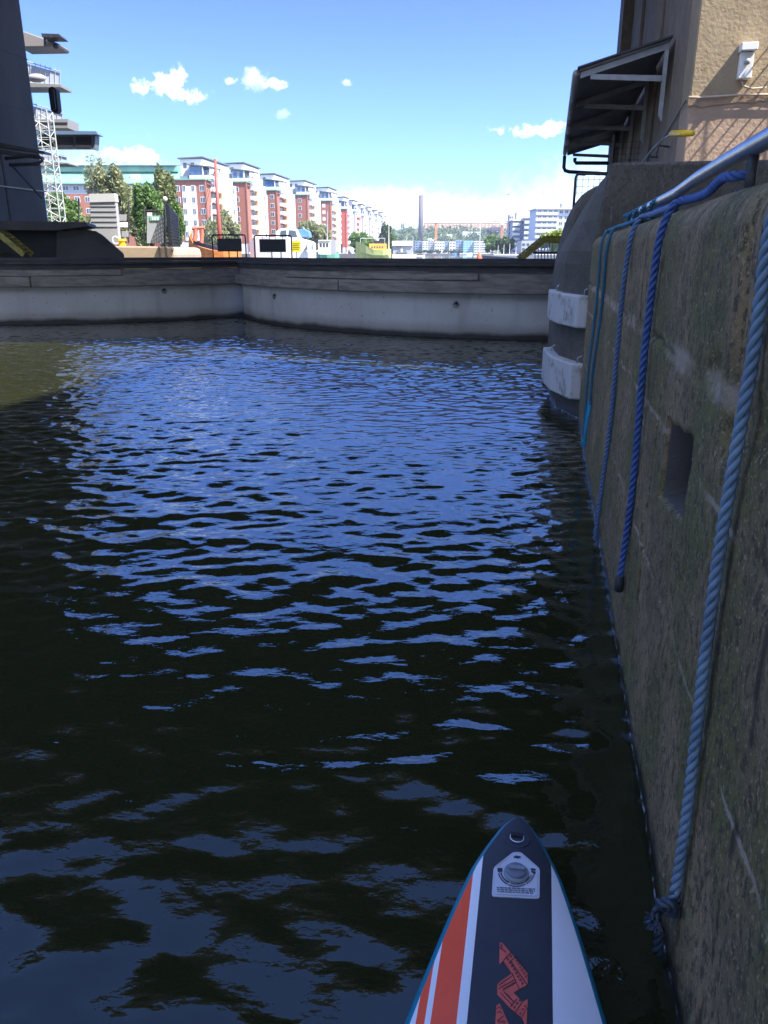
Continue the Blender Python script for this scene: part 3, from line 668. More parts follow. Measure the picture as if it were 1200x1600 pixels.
mb = MB(); mb.tube([(.95, 14, 2.45), (.95, 14, 2.62)], .09, 10); lobj(mb, 'base', mat('faded_orange', (.65, .22, .10), .6), t)
mb = MB(); mb.tube([(1.02, 14, 2.62), (1.02, 14, 2.95)], .035, 8); lobj(mb, 'pin', C_white, t)

# ------------------------------------------------------------------ handrail on the wall
def build_rail():
    t = lthing('handrail', 'thick galvanised pipe handrail low along the top of the right wall', 'handrail', RW+.14, 1.5, W_H)
    r = RW + .115; zz = 1.865
    pts = [(r+.01, -2.5, zz+.02), (r, .4, zz+.01), (r, 1.9, zz), (r, 2.6, zz-.005), (r, 3.1, zz-.012), (r, 3.6, zz-.03), (r, 5.1, zz-.035), (r, 5.22, zz-.045)]
    P = []; 
    for i in range(len(pts)-1):
        for f in np.linspace(0, 1, 5)[:-1]: P.append(tuple(pts[i][k]*(1-f)+pts[i+1][k]*f for k in range(3)))
    P.append(pts[-1])
    mb = MB(); mb.tube(P, .0245, 16); lobj(mb, 'pipe', C_steel, t, smooth=True)
    mb = MB(); mb.tube([(r, 5.2, zz-.04), (r+.02, 5.5, zz-.055), (r+.05, 5.95, zz-.085), (r+.12, 6.05, zz-.12)], .022, 12); lobj(mb, 'pipe_end', C_steel, t, smooth=True)
    for a in (.9, 2.32, 3.6, 4.8):
        mb = MB(); mb.tube([(r, a, W_H-.02), (r, a, zz-.02)], .014, 8); mb.tube([(r, a, W_H-.02), (r, a, W_H+.008)], .035, 10); lobj(mb, 'rail_post', C_dsteel, t, smooth=True)
build_rail()

# ------------------------------------------------------------------ ropes, laid in three strands
def smooth_path(pts, step):
    P = [Vector(p) for p in pts]; out = []
    for i in range(len(P)-1):
        p0 = P[max(i-1, 0)]; p1 = P[i]; p2 = P[i+1]; p3 = P[min(i+2, len(P)-1)]
        n = max(2, int((p2-p1).length/step*1.0))
        for k in range(n):
            f = k/n
            out.append(.5*((2*p1) + (p2-p0)*f + (2*p0-5*p1+4*p2-p3)*f*f + (3*p1-p0-3*p2+p3)*f**3))
    out.append(P[-1])
    # even spacing
    L_ = [0]
    for i in range(1, len(out)): L_.append(L_[-1] + (out[i]-out[i-1]).length)
    n = max(4, int(L_[-1]/step)); res = []; j = 0
    for k in range(n+1):
        d = L_[-1]*k/n
        while j < len(L_)-2 and L_[j+1] < d: j += 1
        f = (d-L_[j])/max(1e-9, L_[j+1]-L_[j]); res.append(out[j].lerp(out[j+1], min(1, f)))
    return res
def rope_mesh(mb, pts, rad, pitch, taper_end=None):
    step = pitch/9; P = smooth_path(pts, step); t0 = (P[1]-P[0]).normalized(); u = t0.orthogonal().normalized(); s = 0
    centers = [[], [], []]
    for i, p in enumerate(P):
        t = (P[min(i+1, len(P)-1)] - P[max(i-1, 0)]).normalized(); u = (u - t*u.dot(t)).normalized(); w = t.cross(u)
        a = 2*math.pi*i*step/pitch
        for k in range(3):
            q = a + k*2.0944; centers[k].append(p + (u*math.cos(q) + w*math.sin(q))*rad*.54)
    for k in range(3): mb.tube(centers[k], rad*.50, 8)
def rope_mat(name, c, c2):
    return mat(name, c, .75, c2=c2, scale=5, bump=.35, bscale=160, bdist=.002, lo=.35, hi=.7)
R_blue = rope_mat('blue_rope', (.065, .13, .34), (.04, .08, .23))
R_teal = rope_mat('teal_rope', (.05, .19, .28), (.035, .13, .21))
R_grey = rope_mat('grey_blue_rope', (.13, .20, .36), (.10, .15, .26))
R_faded = rope_mat('faded_blue_rope', (.21, .31, .40), (.12, .18, .25))
XR = RW - .022     # just off the wall
def wall_rope(name, label, a_top, a_bot, z_bot, m, rad, over, sway=0.0, group='ropes hanging down the lock wall'):
    t = lthing(name, label, 'rope', XR, a_top, W_H, group)
    rc = XR - (rad-.015)
    pts = list(over) + [(RW+.035, a_top, W_H+rad+.001), (RW+.008, a_top, W_H-.02+rad), (rc+.002, a_top, W_H-.10)]
    n = 7
    for i in range(1, n+1):
        f = i/n; pts.append((rc + .006*math.sin(f*7+a_top) , a_top + (a_bot-a_top)*f + sway*math.sin(f*3.1), W_H-.10 + (z_bot-W_H+.10)*f))
    mb = MB(); rope_mesh(mb, pts, rad, rad*6.2); lobj(mb, 'rope', m, t, smooth=True)
    return t, pts
RR = RW + .115; RZ = 1.855
# nearest rope, thick, ends in a knot at the water
t, p = wall_rope('mooring_rope', 'thick faded blue rope hanging nearest the viewer, its knotted end at the waterline', 1.50, 1.475, .21, R_faded, .0126, [(RR+.03, 1.49, RZ-.03), (RR+.02, 1.495, RZ+.035), (RR-.02, 1.495, RZ+.03), (RR-.045, 1.495, RZ-.02)])
e = Vector(p[-1])
mb = MB(); kp = [e + Vector(v) for v in ((0, 0, .03), (.0, .0, -.01), (-.018, .01, -.030), (-.030, -.006, -.008), (-.012, -.024, .012), (.006, -.014, -.020), (-.006, .014, -.045), (-.030, .012, -.045), (-.034, -.012, -.060), (-.022, -.006, -.09), (-.018, .0, -.16))]
rope_mesh(mb, kp, .0125, .08); lobj(mb, 'knot', mat('wet_dark_rope', (.05, .07, .10), .5, c2=(.035, .045, .06), scale=30), t, smooth=True)
mb = MB(); q = e + Vector((-.034, -.01, -.055))
for i in range(60):
    d = Vector((rng.normal(-.6, .5), rng.normal(-.2, .6), rng.normal(-.2, .6))).normalized()*rng.uniform(.012, .030); mb.tube([q, q + d*.6 + Vector((0, 0, .004)), q + d], .0022, 3)
lobj(mb, 'frayed_strands', MATS['wet_dark_rope'], t)
# bright blue rope with a black taped end
t, p = wall_rope('mooring_rope', 'bright blue rope with a black taped end, hanging clear of the water', 2.93, 2.99, .36, R_blue, .0140,
   [(RR+.02, 2.36, RZ-.06), (RR-.03, 2.38, RZ-.06), (RR-.045, 2.46, W_H+.045), (RR-.05, 2.62, W_H+.022), (RR-.055, 2.84, W_H+.018)])
e = Vector(p[-1]); mb = MB(); mb.tube([e + Vector((0, 0, .012)), e + Vector((0, 0, .005)), e + Vector((0, 0, -.055)), e + Vector((0, 0, -.062))], [.010, .0185, .0185, .012], 12); lobj(mb, 'taped_end', C_black, t, smooth=True)
if 0: rope_mesh(mb, [c + Vector((.036*math.cos(x), .012*x, .036*math.sin(x))) for x in np.linspace(2.6, 2.6+6.3*1.6, 24)], .0125, .08); lobj(mb, 'rail_turns', R_blue, t, smooth=True)
# grey blue rope reaching the water
t, p = wall_rope('mooring_rope', 'grey blue rope reaching the water between the bright blue rope and the teal pair', 4.0, 4.30, .04, R_grey, .0130,
   [(RR-.03, 3.30, W_H+.03), (RR-.05, 3.5, W_H+.02), (RR-.055, 3.75, W_H+.018), (RR-.06, 3.92, W_H+.017)])
# teal pair
t, p = wall_rope('mooring_rope', 'teal rope of the far pair, the one nearer the fenders', 6.25, 6.5, .12, R_teal, .0115, [(RR-.03, 5.4, W_H+.03), (RR-.05, 5.9, W_H+.02)])
t, p = wall_rope('mooring_rope', 'teal rope of the far pair with a frayed cyan loop at its end', 5.55, 5.90, .52, R_teal, .0120, [(RR-.03, 4.6, W_H+.03), (RR-.05, 5.0, W_H+.02), (RR-.055, 5.35, W_H+.018)])
e = Vector(p[-1]); cy = rope_mat('cyan_rope', (.03, .30, .48), (.03, .22, .36))
mb = MB(); rope_mesh(mb, [e + Vector(v) for v in ((0, .0, .04), (-.01, .05, -.02), (-.012, .09, -.15), (-.01, .07, -.26), (-.015, .03, -.27), (-.015, .0, -.22), (-.01, -.02, -.10), (0, -.01, .0))], .013, .08); lobj(mb, 'end_loop', cy, t, smooth=True)
mb = MB(); q = e + Vector((-.015, .04, -.27))
for i in range(70):
    d = Vector((rng.normal(-.1, .25), rng.normal(0, .5), rng.normal(-.8, .3))).normalized()*rng.uniform(.03, .065); mb.tube([q + Vector((0, rng.uniform(-.03, .03), 0)), q + d], .0022, 3)
lobj(mb, 'frayed_strands', cy, t)
# rope wound round the rail end
t = lthing('wound_rope', 'dark teal rope wound round the far end of the pipe handrail', 'rope', RR, 5.0, W_H)
mb = MB(); rope_mesh(mb, [(RR + .036*math.cos(x), 4.0+.062*x, RZ-.045+.036*math.sin(x)) for x in np.linspace(0, 6.28*4.4, 80)], .0125, .08); lobj(mb, 'windings', R_teal, t, smooth=True)
t = lthing('wound_rope', 'navy rope lying twisted along the middle of the pipe handrail', 'rope', RR, 3.3, W_H)
mb = MB(); rope_mesh(mb, [(RR-.02 + .016*math.cos(x), 3.0+.11*x, W_H+.03+.012*math.sin(x)) for x in np.linspace(0, 6.28*1.8, 40)], .0105, .07); lobj(mb, 'windings', rope_mat('navy_rope', (.03, .07, .22), (.025, .05, .14)), t, smooth=True)

# ------------------------------------------------------------------ paddle board
def build_board():
    tip = Vector((.369, 1.730, 0)); hd = math.atan2(.114, .582)
    t = thing('paddle_board', 'pointed inflatable paddle board, white with orange stripes, dark deck pad and teal edge', 'paddle board', tip, -hd)
    ts = [0, .004, .01, .02, .03, .045, .06, .085, .13, .22, .358, .593, 1.0, 1.6, 2.3, 2.8, 3.05, 3.15, 3.2]
    ws = [0, .012, .020, .029, .037, .046, .054, .066, .085, .117, .154, .205, .272, .345, .36, .31, .24, .17, .10]
    tt = np.unique(np.concatenate([np.linspace(0, .03, 14)**1, np.linspace(.03, .3, 40), np.linspace(.3, .7, 24), np.linspace(.7, 3.2, 40)]))
    hw = np.interp(tt, ts, ws)
    dn = np.linspace(0, 3.2, 1601); dv = np.interp(dn, ts, ws); kk = np.exp(-.5*(np.arange(-60, 61)/22.)**2); kk /= kk.sum(); ds = np.convolve(np.pad(dv, 60, 'reflect', reflect_type='odd'), kk, 'valid'); bl = np.clip((tt-.05)/.08, 0, 1); hw = hw*(1-bl) + np.interp(tt, dn, ds)*bl
    def rock(q): return .045*max(0, 1-q/.7)**2
    thick = .12; z_mid = .075
    def deckz(x, w, q): 
        e = abs(x)/max(w, 1e-5); tk = thick*min(1, .35+q*3.2)
        return z_mid + rock(q)*1.0 + tk/2*(1-.0) - .030*e**3*min(1, .3+q*3)
    white = mat('board_white', (.84, .85, .87), .33, c2=(.80, .81, .84), scale=5, bump=.12, bscale=90, bdist=.001)
    orange = mat('board_orange', (.95, .11, .04), .35, c2=(.88, .09, .032), scale=6)
    pad = mat('deck_pad', (.036, .040, .052), .62, c2=(.027, .030, .041), scale=5, bump=.4, bscale=420, bdist=.0012)
    teal = mat('board_teal', (.01, .20, .30), .35)
    def zone(x, q):
        if q < .128 or abs(x) < .085: return 1
        if x > 0: return 0
        return 0 if x > -.1056 else 2 if x > -.158 else 0 if x > -.170 else 2 if x > -.188 else 0
    m_order = [white, pad, orange]
    cuts = [-.9, -.188, -.170, -.158, -.1056, -.085, -.06, -.03, 0, .03, .06, .085, .12, .17, .22, .9]
    mb = MB(); tts = np.unique(np.append(tt, .128)); hws = np.interp(tts, tt, hw); rows = []
    for q, w in zip(tts, hws): 
        wi = max(w - .010, 0); rows.append([(min(max(c, -wi), wi), -q, deckz(min(max(c, -wi), wi), w, q)) for c in cuts])
    n = len(cuts); mb.v = [v for row in rows for v in row]
    for i in range(len(rows)-1):
        for j in range(n-1):
            a, b, c, d = i*n+j, i*n+j+1, (i+1)*n+j+1, (i+1)*n+j
            xm = sum(mb.v[k_][0] for k_ in (a, b, c, d))/4
            if abs(mb.v[c][0]-mb.v[d][0]) < 1e-6 and abs(mb.v[a][0]-mb.v[b][0]) < 1e-6: continue
            xm = (cuts[j]+cuts[j+1])/2 if abs(cuts[j]) < .5 and abs(cuts[j+1]) < .5 else (-.5 if cuts[j] < -.5 else .5)
            mb.f.append((a, d, c, b)); mb.m.append(zone(xm, (tts[i]+tts[i+1])/2))
    deck = mb.obj('deck', m_order, t, smooth=True)
    # rails
    def rail(prof_fn, name, m):
        mb = MB(); prof = None; rings = []
        for s_ in (-1, 1):
            vs = []; np_ = 0
            for q, w in zip(tt, hw):
                p = prof_fn(q, w); np_ = len(p); vs += [(s_*x, -q, z) for x, z in p]
            fs = [(i*np_+j, i*np_+j+1, (i+1)*np_+j+1, (i+1)*np_+j) for i in range(len(tt)-1) for j in range(np_-1)]
            mb.add(vs, fs)
        return mb.obj(name, m, t, smooth=True)
    def p_teal(q, w):
        wi = max(w-.010, 0); z1 = deckz(wi, w, q)
        return [(wi, z1), (max(w-.005, 0), z1-.003), (w+.002, z1-.010), (w+.008*min(1, .3+q*20), z1-.03), (w+.007*min(1, .3+q*20), z1-.05)]
    def p_low(q, w):
        wi = max(w-.010, 0); z1 = deckz(wi, w, q); tk = thick*min(1, .35+q*3.2)
        return [(w+.007*min(1, .3+q*20), z1-.05), (w, z1-.065), (w*.96, z1-tk*.8), (w*.85, z1-tk*.95), (0, z1-tk-.0)]
    rail(p_teal, 'edge_band', teal); rail(p_low, 'hull', white)
    # tail cap
    q, w = tt[-1], hw[-1]; z1 = deckz(w, w, q); mb = MB(); mb.add([(-w, -q, z1), (w, -q, z1), (w, -q, z1-.11), (-w, -q, z1-.11)], [(0, 1, 2, 3)]); mb.obj('tail_cap', teal, t)
    dz = lambda x, q: deckz(x, float(np.interp(q, tt, hw)), q)
    def conv(cx, cy):      # crop pixel -> board local
        px = 620 + cx/3.3333; py = 1260 + cy/3.3333
        u = (px-600)/F; v = (800-py)/F; fw = math.cos(PITCH)+v*math.sin(PITCH); up = -math.sin(PITCH)+v*math.cos(PITCH)
        zz = .135
        for _ in range(4):
            s = (H-zz)/-up; X = u*s - tip.x; Y = fw*s - tip.y
            lx = X*math.cos(hd) - Y*math.sin(hd); ly = X*math.sin(hd) + Y*math.cos(hd); zz = dz(lx, max(0, -ly))
        return lx, ly
    def plate(poly, name, m, lift, th=.0012, parent=t, bev=0):
        pts = [conv(*p) for p in poly]; vs = [Vector((x, y, dz(x, -y)+lift)) for x, y in pts]
        mb = MB(); mb.prism(vs, (0, 0, th)); return mb.obj(name, m, parent, bevel=bev)
    # emblem: zigzag
    red = mat('pattern_red', (.72, .13, .09), .6, c2=(.60, .10, .07), scale=40)
    P = [(537, 708), (600, 765), (680, 830), (683, 925), (625, 965), (640, 1000), (605, 968), (655, 1005), (681, 1012)]
    P1 = [(540, 708), (684, 830), (684, 915), (676, 931), (620, 962), (618, 970), (655, 1010), (684, 988)]
    def c5(x, y): return ((760 + x/11.43 - 620)*3.3333, (1460 + y/11.43 - 1260)*3.3333)
    Z1 = [c5(*p) for p in [(235, 150), (285, 160), (735, 700), (735, 890), (700, 930), (500, 1050), (640, 1210), (735, 1170), (720, 1330), (715, 1600), (800, 1760), (600, 1760), (195, 1080), (195, 900), (460, 705), (300, 480), (230, 545)]]
    # three plain pieces that together make the zigzag
    A_ = [c5(*p) for p in [(235, 150), (285, 160), (735, 700), (735, 890), (700, 930), (585, 985), (455, 705), (300, 480), (230, 545)]]
    B_ = [c5(*p) for p in [(453, 709), (583, 988), (490, 1045), (505, 1075), (640, 1210), (520, 1400), (420, 1320), (195, 1080), (195, 900), (245, 850)]]
    D_ = [c5(*p) for p in [(645, 1216), (735, 1165), (735, 1300), (625, 1490), (525, 1405)]]
    E_ = [c5(*p) for p in [(732, 1330), (715, 1680), (632, 1500)]]
    G_ = [c5(*p) for p in [(175, 1290), (235, 1240), (395, 1600), (470, 1760), (150, 1760)]]
    em = thing('x', None, None); bpy.data.objects.remove(em)
    def multi(polys, name, m, lift, th, parent=t):
        mb = MB()
        for poly in polys:
            pts = [conv(*p) for p in poly]; mb.prism([Vector((x, y, dz(x, -y)+lift)) for x, y in pts], (0, 0, th))
        return mb.obj(name, m, parent)
    emb = multi([A_, B_, D_, E_, G_], 'deck_emblem', red, .0006, .0010)
    def stroke(p, q, w=11):
        dx, dy = q[0]-p[0], q[1]-p[1]; l = math.hypot(dx, dy); nx, ny = -dy/l*w/2, dx/l*w/2
        return [c5(p[0]+nx, p[1]+ny), c5(q[0]+nx, q[1]+ny), c5(q[0]-nx, q[1]-ny), c5(p[0]-nx, p[1]-ny)]
    S = []
    def line(*pts, w=13):
        for i in range(len(pts)-1): S.append(stroke(pts[i], pts[i+1], w))
    line((300, 480), (445, 325), w=16); line((430, 492), (525, 405), w=14); line((430, 492), (720, 905), w=14)
    line((235, 245), (345, 330)); line((250, 200), (285, 215), (270, 260))
    line((530, 400), (735, 690), w=9)
    for i in range(8):                                  # rings down the band
        x0, y0 = 385 + i*37, 455 + i*62; k = 20
        line((x0-k, y0), (x0, y0-k), (x0+k, y0), (x0, y0+k), (x0-k, y0), w=9)
    line((415, 400), (435, 380), (458, 402), (437, 425), (415, 400), w=9)
    for i in range(6):                                  # little y marks on the outer band
        x0, y0 = 545 + i*32, 485 + i*55; line((x0-25, y0+5), (x0, y0), (x0+18, y0-28), w=9); line((x0, y0), (x0+6, y0+30), w=9)
    line((455, 705), (585, 985)); line((215, 985), (500, 825), w=12); line((290, 1010), (520, 880), w=9)
    for (x0, y0, dx, dy, n) in ((225, 905, 40, -28, 6), (300, 985, 38, -24, 6), (250, 1060, 34, 36, 6), (340, 1060, 30, 34, 5)):
        for i in range(n):
            a = (x0+dx*i, y0+dy*i); nx, ny = (dy*.9, -dx*.9) if dy < 0 else (dy*.9, -dx*.9)
            line(a, (a[0]+dx/2+nx*.8+8, a[1]+dy/2+abs(ny)*.9), (a[0]+dx, a[1]+dy), w=9)
    line((310, 1040), (500, 1240), w=12); line((540, 1165), (425, 1310), w=14); line((635, 1225), (520, 1400), w=16)
    for (x0, y0) in ((500, 1315), (550, 1245), (600, 1190)):
        k = 20; line((x0-k, y0), (x0, y0-k), (x0+k, y0), (x0, y0+k), (x0-k, y0), w=9)
    for (x0, y0) in ((600, 1430), (650, 1360), (690, 1300)):
        line((x0-22, y0-15), (x0+18, y0+18), w=9); line((x0, y0), (x0+22, y0-25), w=9)
    line((180, 1350), (225, 1300), (260, 1345), w=10); line((190, 1420), (235, 1380), (275, 1430), w=10); line((190, 1560), (310, 1465), w=12)
    for i in range(4): line((205+i*35, 1560), (222+i*35, 1590), (240+i*35, 1560), w=9)
    multi(S, 'tribal_pattern', mat('pattern_dark', (.05, .02, .03), .6), .0022, .0006)
    # valve plaque
    def c2(x, y): return ((760 + x/12 - 620)*3.3333, (1280 + y/12 - 1260)*3.3333)
    plq = mat('plaque_grey', (.55, .58, .64), .5)
    outline = [(130, 960), (150, 915), (200, 865), (480, 650), (520, 635), (610, 633), (660, 650), (950, 900), (990, 945), (1000, 1000), (995, 1470), (975, 1500), (930, 1505), (130, 1465), (105, 1440), (100, 1400)]
    pl = plate([c2(*p) for p in outline], 'valve_plaque', plq, .001, .0022)
    inner = [(565 + (x-565)*.90, 1090 + (y-1090)*.90) for x, y in outline]
    plate([c2(*p) for p in inner], 'plaque_face', mat('plaque_face', (.60, .63, .70), .5), .0035, .0008, parent=pl)
    mk = []
    for (p, q, w) in [((510, 735), (640, 735), 34), ((550, 712), (600, 760), 34), ((205, 965), (300, 965), 46), ((210, 1002), (295, 1002), 26), ((830, 965), (920, 975), 36), ((840, 1010), (920, 1025), 28)]: mk.append((p, q, w))
    c0 = (560, 1000)
    def arc(rx, ry, a0, a1, w, dash=None):
        n = 14; pr = None
        for i in range(n+1):
            a = R(a0 + (a1-a0)*i/n); p = (c0[0]+rx*math.cos(a), c0[1]+ry*math.sin(a))
            if pr and (dash is None or i % 2 == dash): mk.append((pr, p, w))
            pr = p
    arc(335, 280, 120, 172, 20); arc(290, 238, 118, 172, 22); arc(335, 285, 60, 116, 14); arc(290, 245, 62, 114, 12); arc(340, 285, 8, 58, 34, 1); arc(300, 240, 20, 60, 26, 1)
    rr = random.Random(3)
    for row, (y0, x0, x1) in enumerate(((1308, 195, 910), (1345, 195, 910), (1383, 205, 885))):
        x = x0
        while x < x1:
            w = rr.uniform(26, 80); e = min(x+w, x1); x_ = x
            while x_ < e:
                s = rr.uniform(8, 13); mk.append(((x_, y0+(x_-x0)*.045), (min(x_+s, e), y0+(x_-x0)*.045), rr.uniform(15, 24))); x_ += s+4
            x = e + 16
    mb = MB()
    for p, q, w in mk:
        dx, dy = q[0]-p[0], q[1]-p[1]; l = math.hypot(dx, dy) or 1; nx, ny = -dy/l*w/2, dx/l*w/2
        pts = [conv(*c2(*a)) for a in ((p[0]+nx, p[1]+ny), (q[0]+nx, q[1]+ny), (q[0]-nx, q[1]-ny), (p[0]-nx, p[1]-ny))]
        mb.prism([Vector((x, y, dz(x, -y)+.0045)) for x, y in pts], (0, 0, .0004))
    mb.obj('plaque_print', mat('print_navy', (.015, .02, .06), .5), pl)
    cx, cy = conv(*c2(560, 1035)); zc = dz(cx, -cy)
    grey = mat('valve_grey', (.24, .28, .33), .4)
    mb = MB(); mb.tube([(cx, cy, zc+.002), (cx, cy, zc+.008), (cx, cy, zc+.010)], [.031, .0302, .028], 32); vr = mb.obj('valve_ring', grey, pl, smooth=False)
    mb = MB(); mb.tube([(cx, cy, zc+.010), (cx, cy, zc+.015), (cx, cy, zc+.017)], [.0245, .0240, .022], 32); mb.obj('valve_cap', mat('valve_cap_grey', (.17, .20, .25), .35), pl, smooth=False)
    mb = MB(); mb.box(cx-.020, cx+.020, cy-.0045, cy+.005, zc+.0172, zc+.025); mb.obj('valve_grip', grey, pl, bevel=.002)
    # d-ring and its patch
    cx, cy = conv(*c2(570, 400)); zc = dz(cx, -cy)
    mb = MB(); mb.tube([(cx, cy+.005, zc+.0005), (cx, cy+.005, zc+.003), (cx, cy+.005, zc+.0035)], [.034, .033, .028], 28); mb.obj('ring_patch', mat('patch_dark', (.03, .037, .055), .5), t)
    mb = MB(); mb.tube([(cx-.0165, cy+.012, zc+.007)] + [(cx + .0175*math.cos(a), cy + .002 + .0185*math.sin(a), zc+.008+.002*math.sin(-a)) for a in np.linspace(math.pi, 2*math.pi, 14)] + [(cx+.0165, cy+.012, zc+.007)], .0014, 8)
    mb.obj('d_ring', mat('polished_steel', (.9, .9, .9), .35, .5), t, smooth=True)
    mb = MB(); mb.box(cx-.0165, cx+.0165, cy+.007, cy+.020, zc+.002, zc+.0095); mb.obj('webbing', mat('webbing_dark', (.015, .018, .025), .8), t, bevel=.002)
build_board()

# ------------------------------------------------------------------ bridges overhead
def bridge(a0, a1, r0, r1, z, label, hmax=0):
    t = lthing('road_bridge', label, 'bridge', 0, (a0+a1)/2, z)
    mb = MB(); mb.box(r0, r1, a0, a1, z+.9, z+1.3); lobj(mb, 'deck', C_under, t)
    n = max(3, int((a1-a0)/2.4))
    for i in range(n):
        a = a0 + .3 + (a1-a0-.9)*i/(n-1); mb = MB(); mb.box(r0+.01, r1-.01, a, a+.35, z, z+.897); lobj(mb, 'girder', C_under, t)
    for a in (a0, a1-.25):
        mb = MB(); mb.box(r0, r1, a, a+.25, z+1.303, z+2.2); lobj(mb, 'parapet', C_under, t)
bridge(10.8, 24.0, -40, 26, 9.05, 'grey concrete road bridge high over the lock gate')
bridge(23.5, 27.5, -34, -7.5, 12.0, 'unseen concrete slab added high above the dark pier to shade it', hmax=10)  # extra slab out of view, added only to shade the left pier
bridge(-16, -3.5, -60, 9.9, 9.0, 'wide grey concrete road bridge over the lock, behind the viewer')
t = lthing('sun_blocker_house', 'tall plain ochre sun blocker added on the right quay, unseen behind the viewer', 'building', 18, -4, W_H)  # invented block, never in view, keeps direct sun off the lock water
mb = MB(); mb.box(10, 12.5, -16, 6.55, W_H-.5, 20.6); lobj(mb, 'walls', C_plast2, t)
mb = MB(); mb.box(9.8, 12.7, -16.2, 6.56, 20.603, 21.0); lobj(mb, 'roof', C_under, t)
for k in range(4):
    for i in range(5):
        mb = MB(); mb.box(9.96, 9.998, -14+i*4, -12.4+i*4, 4+k*4, 6.2+k*4); lobj(mb, 'window', C_glass, t)

# ------------------------------------------------------------------ left bank: bridge pier, ledge, mast, signs
def pgon(px, Y):                     # pixel outline standing at distance Y, as world points
    return [at(x, y, Y) for x, y in px]
def wobj(mb, name, m, t, **k):       # world coordinates under an unrotated thing
    l = t.location; mb.v = [(v[0]-l.x, v[1]-l.y, v[2]-l.z) for v in mb.v]; return mb.obj(name, m, t, **k)
t = lthing('bridge_pier', 'huge dark concrete bridge pier at the left edge of the view', 'pier', -17.6, 26, 2.6)
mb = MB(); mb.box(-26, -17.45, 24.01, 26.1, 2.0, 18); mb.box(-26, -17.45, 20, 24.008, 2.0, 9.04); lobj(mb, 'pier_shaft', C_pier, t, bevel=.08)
for z in (3.3, 4.4, 6.1, 7.7): mb = MB(); mb.box(-26.01, -17.44, 19.99, 26.11, z, z+.012); lobj(mb, 'pour_joint', C_black, t)
for dz_ in (0,):
    mb = MB(); mb.box(-17.449, -17.40, 20, 26.12, 3.62, 3.66); lobj(mb, 'pale_strip', mat('dull_strip', (.30, .29, .20), .7), t)
t = thing('steel_bracket', 'black steel walkway bracket with a diagonal strut bolted to the dark bridge pier', 'bracket', at(40, 300, 26.5))
mb = MB(); mb.prism(pgon([(-40, 215), (68, 236), (70, 240), (-40, 224)], 26.2), (0, .5, 0)); mb.prism(pgon([(-40, 226), (60, 243), (62, 248), (-40, 234)], 26.3), (0, .4, 0)); wobj(mb, 'beam', C_dsteel, t)
mb = MB(); P = pgon([(8, 248), (50, 243), (62, 245), (66, 251), (58, 256), (15, 258)], 26.25); mb.tube(P, .05, 8); wobj(mb, 'bent_pipe', C_dsteel, t, smooth=True)
mb = MB(); mb.bar(at(18, 258, 26.3), at(66, 310, 26.6), .035, 6); wobj(mb, 'strut', C_dsteel, t)

t = thing('quay_ledge', 'dark concrete ledge and buttress on the left bank under the bridge pier', 'ledge', at(60, 397, 24.6))
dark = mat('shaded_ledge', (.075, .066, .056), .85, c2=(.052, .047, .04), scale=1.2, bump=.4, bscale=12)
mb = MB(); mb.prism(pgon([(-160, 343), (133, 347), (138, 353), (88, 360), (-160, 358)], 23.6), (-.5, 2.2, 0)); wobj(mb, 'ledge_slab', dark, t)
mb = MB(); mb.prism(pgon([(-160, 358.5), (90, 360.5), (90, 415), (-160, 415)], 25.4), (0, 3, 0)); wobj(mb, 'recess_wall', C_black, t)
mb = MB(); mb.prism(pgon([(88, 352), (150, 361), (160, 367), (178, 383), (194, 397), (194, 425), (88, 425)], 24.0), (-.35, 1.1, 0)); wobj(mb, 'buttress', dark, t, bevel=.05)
mb = MB(); mb.tube([at(160, 376, 23.94), at(160, 376, 23.99)], .12, 14); wobj(mb, 'drain_hole', C_black, t)

def gangway(pxs, Y, label, railpx=None, mir=1):
    base = at((pxs[0][0]+pxs[-1][0])/2, 405, Y); t = thing('gate_stair', label, 'stair', base, 0)
    for dy in (0, .55):
        mb = MB()
        for (x0, y0), (x1, y1) in zip(pxs[:-1], pxs[1:]):
            a = at(x0, y0, Y); b = at(x1, y1, Y); a.y += dy; b.y += dy; n = Vector((-(b.z-a.z), 0, b.x-a.x)).normalized()*.075
            mb.prism([a-n, b-n, b+n, a+n], (0, .05, 0))
        wobj(mb, 'stringer', C_dyellow, t)
    (x0, y0), (x1, y1) = pxs[0], pxs[1]
    for f in np.linspace(.12, .92, 7):
        a = at(x0+(x1-x0)*f, y0+(y1-y0)*f, Y); mb = MB(); mb.box(a.x-.11, a.x+.11, a.y+.05, a.y+.55, a.z-.02, a.z+.01); wobj(mb, 'tread', C_dyellow, t)
    return t
gangway([(37, 398), (-12, 358), (-60, 320)], 23.2, 'worn yellow steel stair down to the gate at the far left edge')
t = gangway([(815, 404), (853, 373), (880, 373)], 22.5, 'worn yellow steel stair down to the gate beside the right pier')
mb = MB()
for i in range(8): x = 836+i*5; mb.bar(at(x, 410, 24), at(x, 386 if i < 2 else 380, 24), .022, 5)
wobj(mb, 'bar_panel', C_white, t)
mb = MB(); mb.bar(at(833, 395, 23.6), at(880, 395, 23.6), .035, 5); wobj(mb, 'handrail', C_dsteel, t)

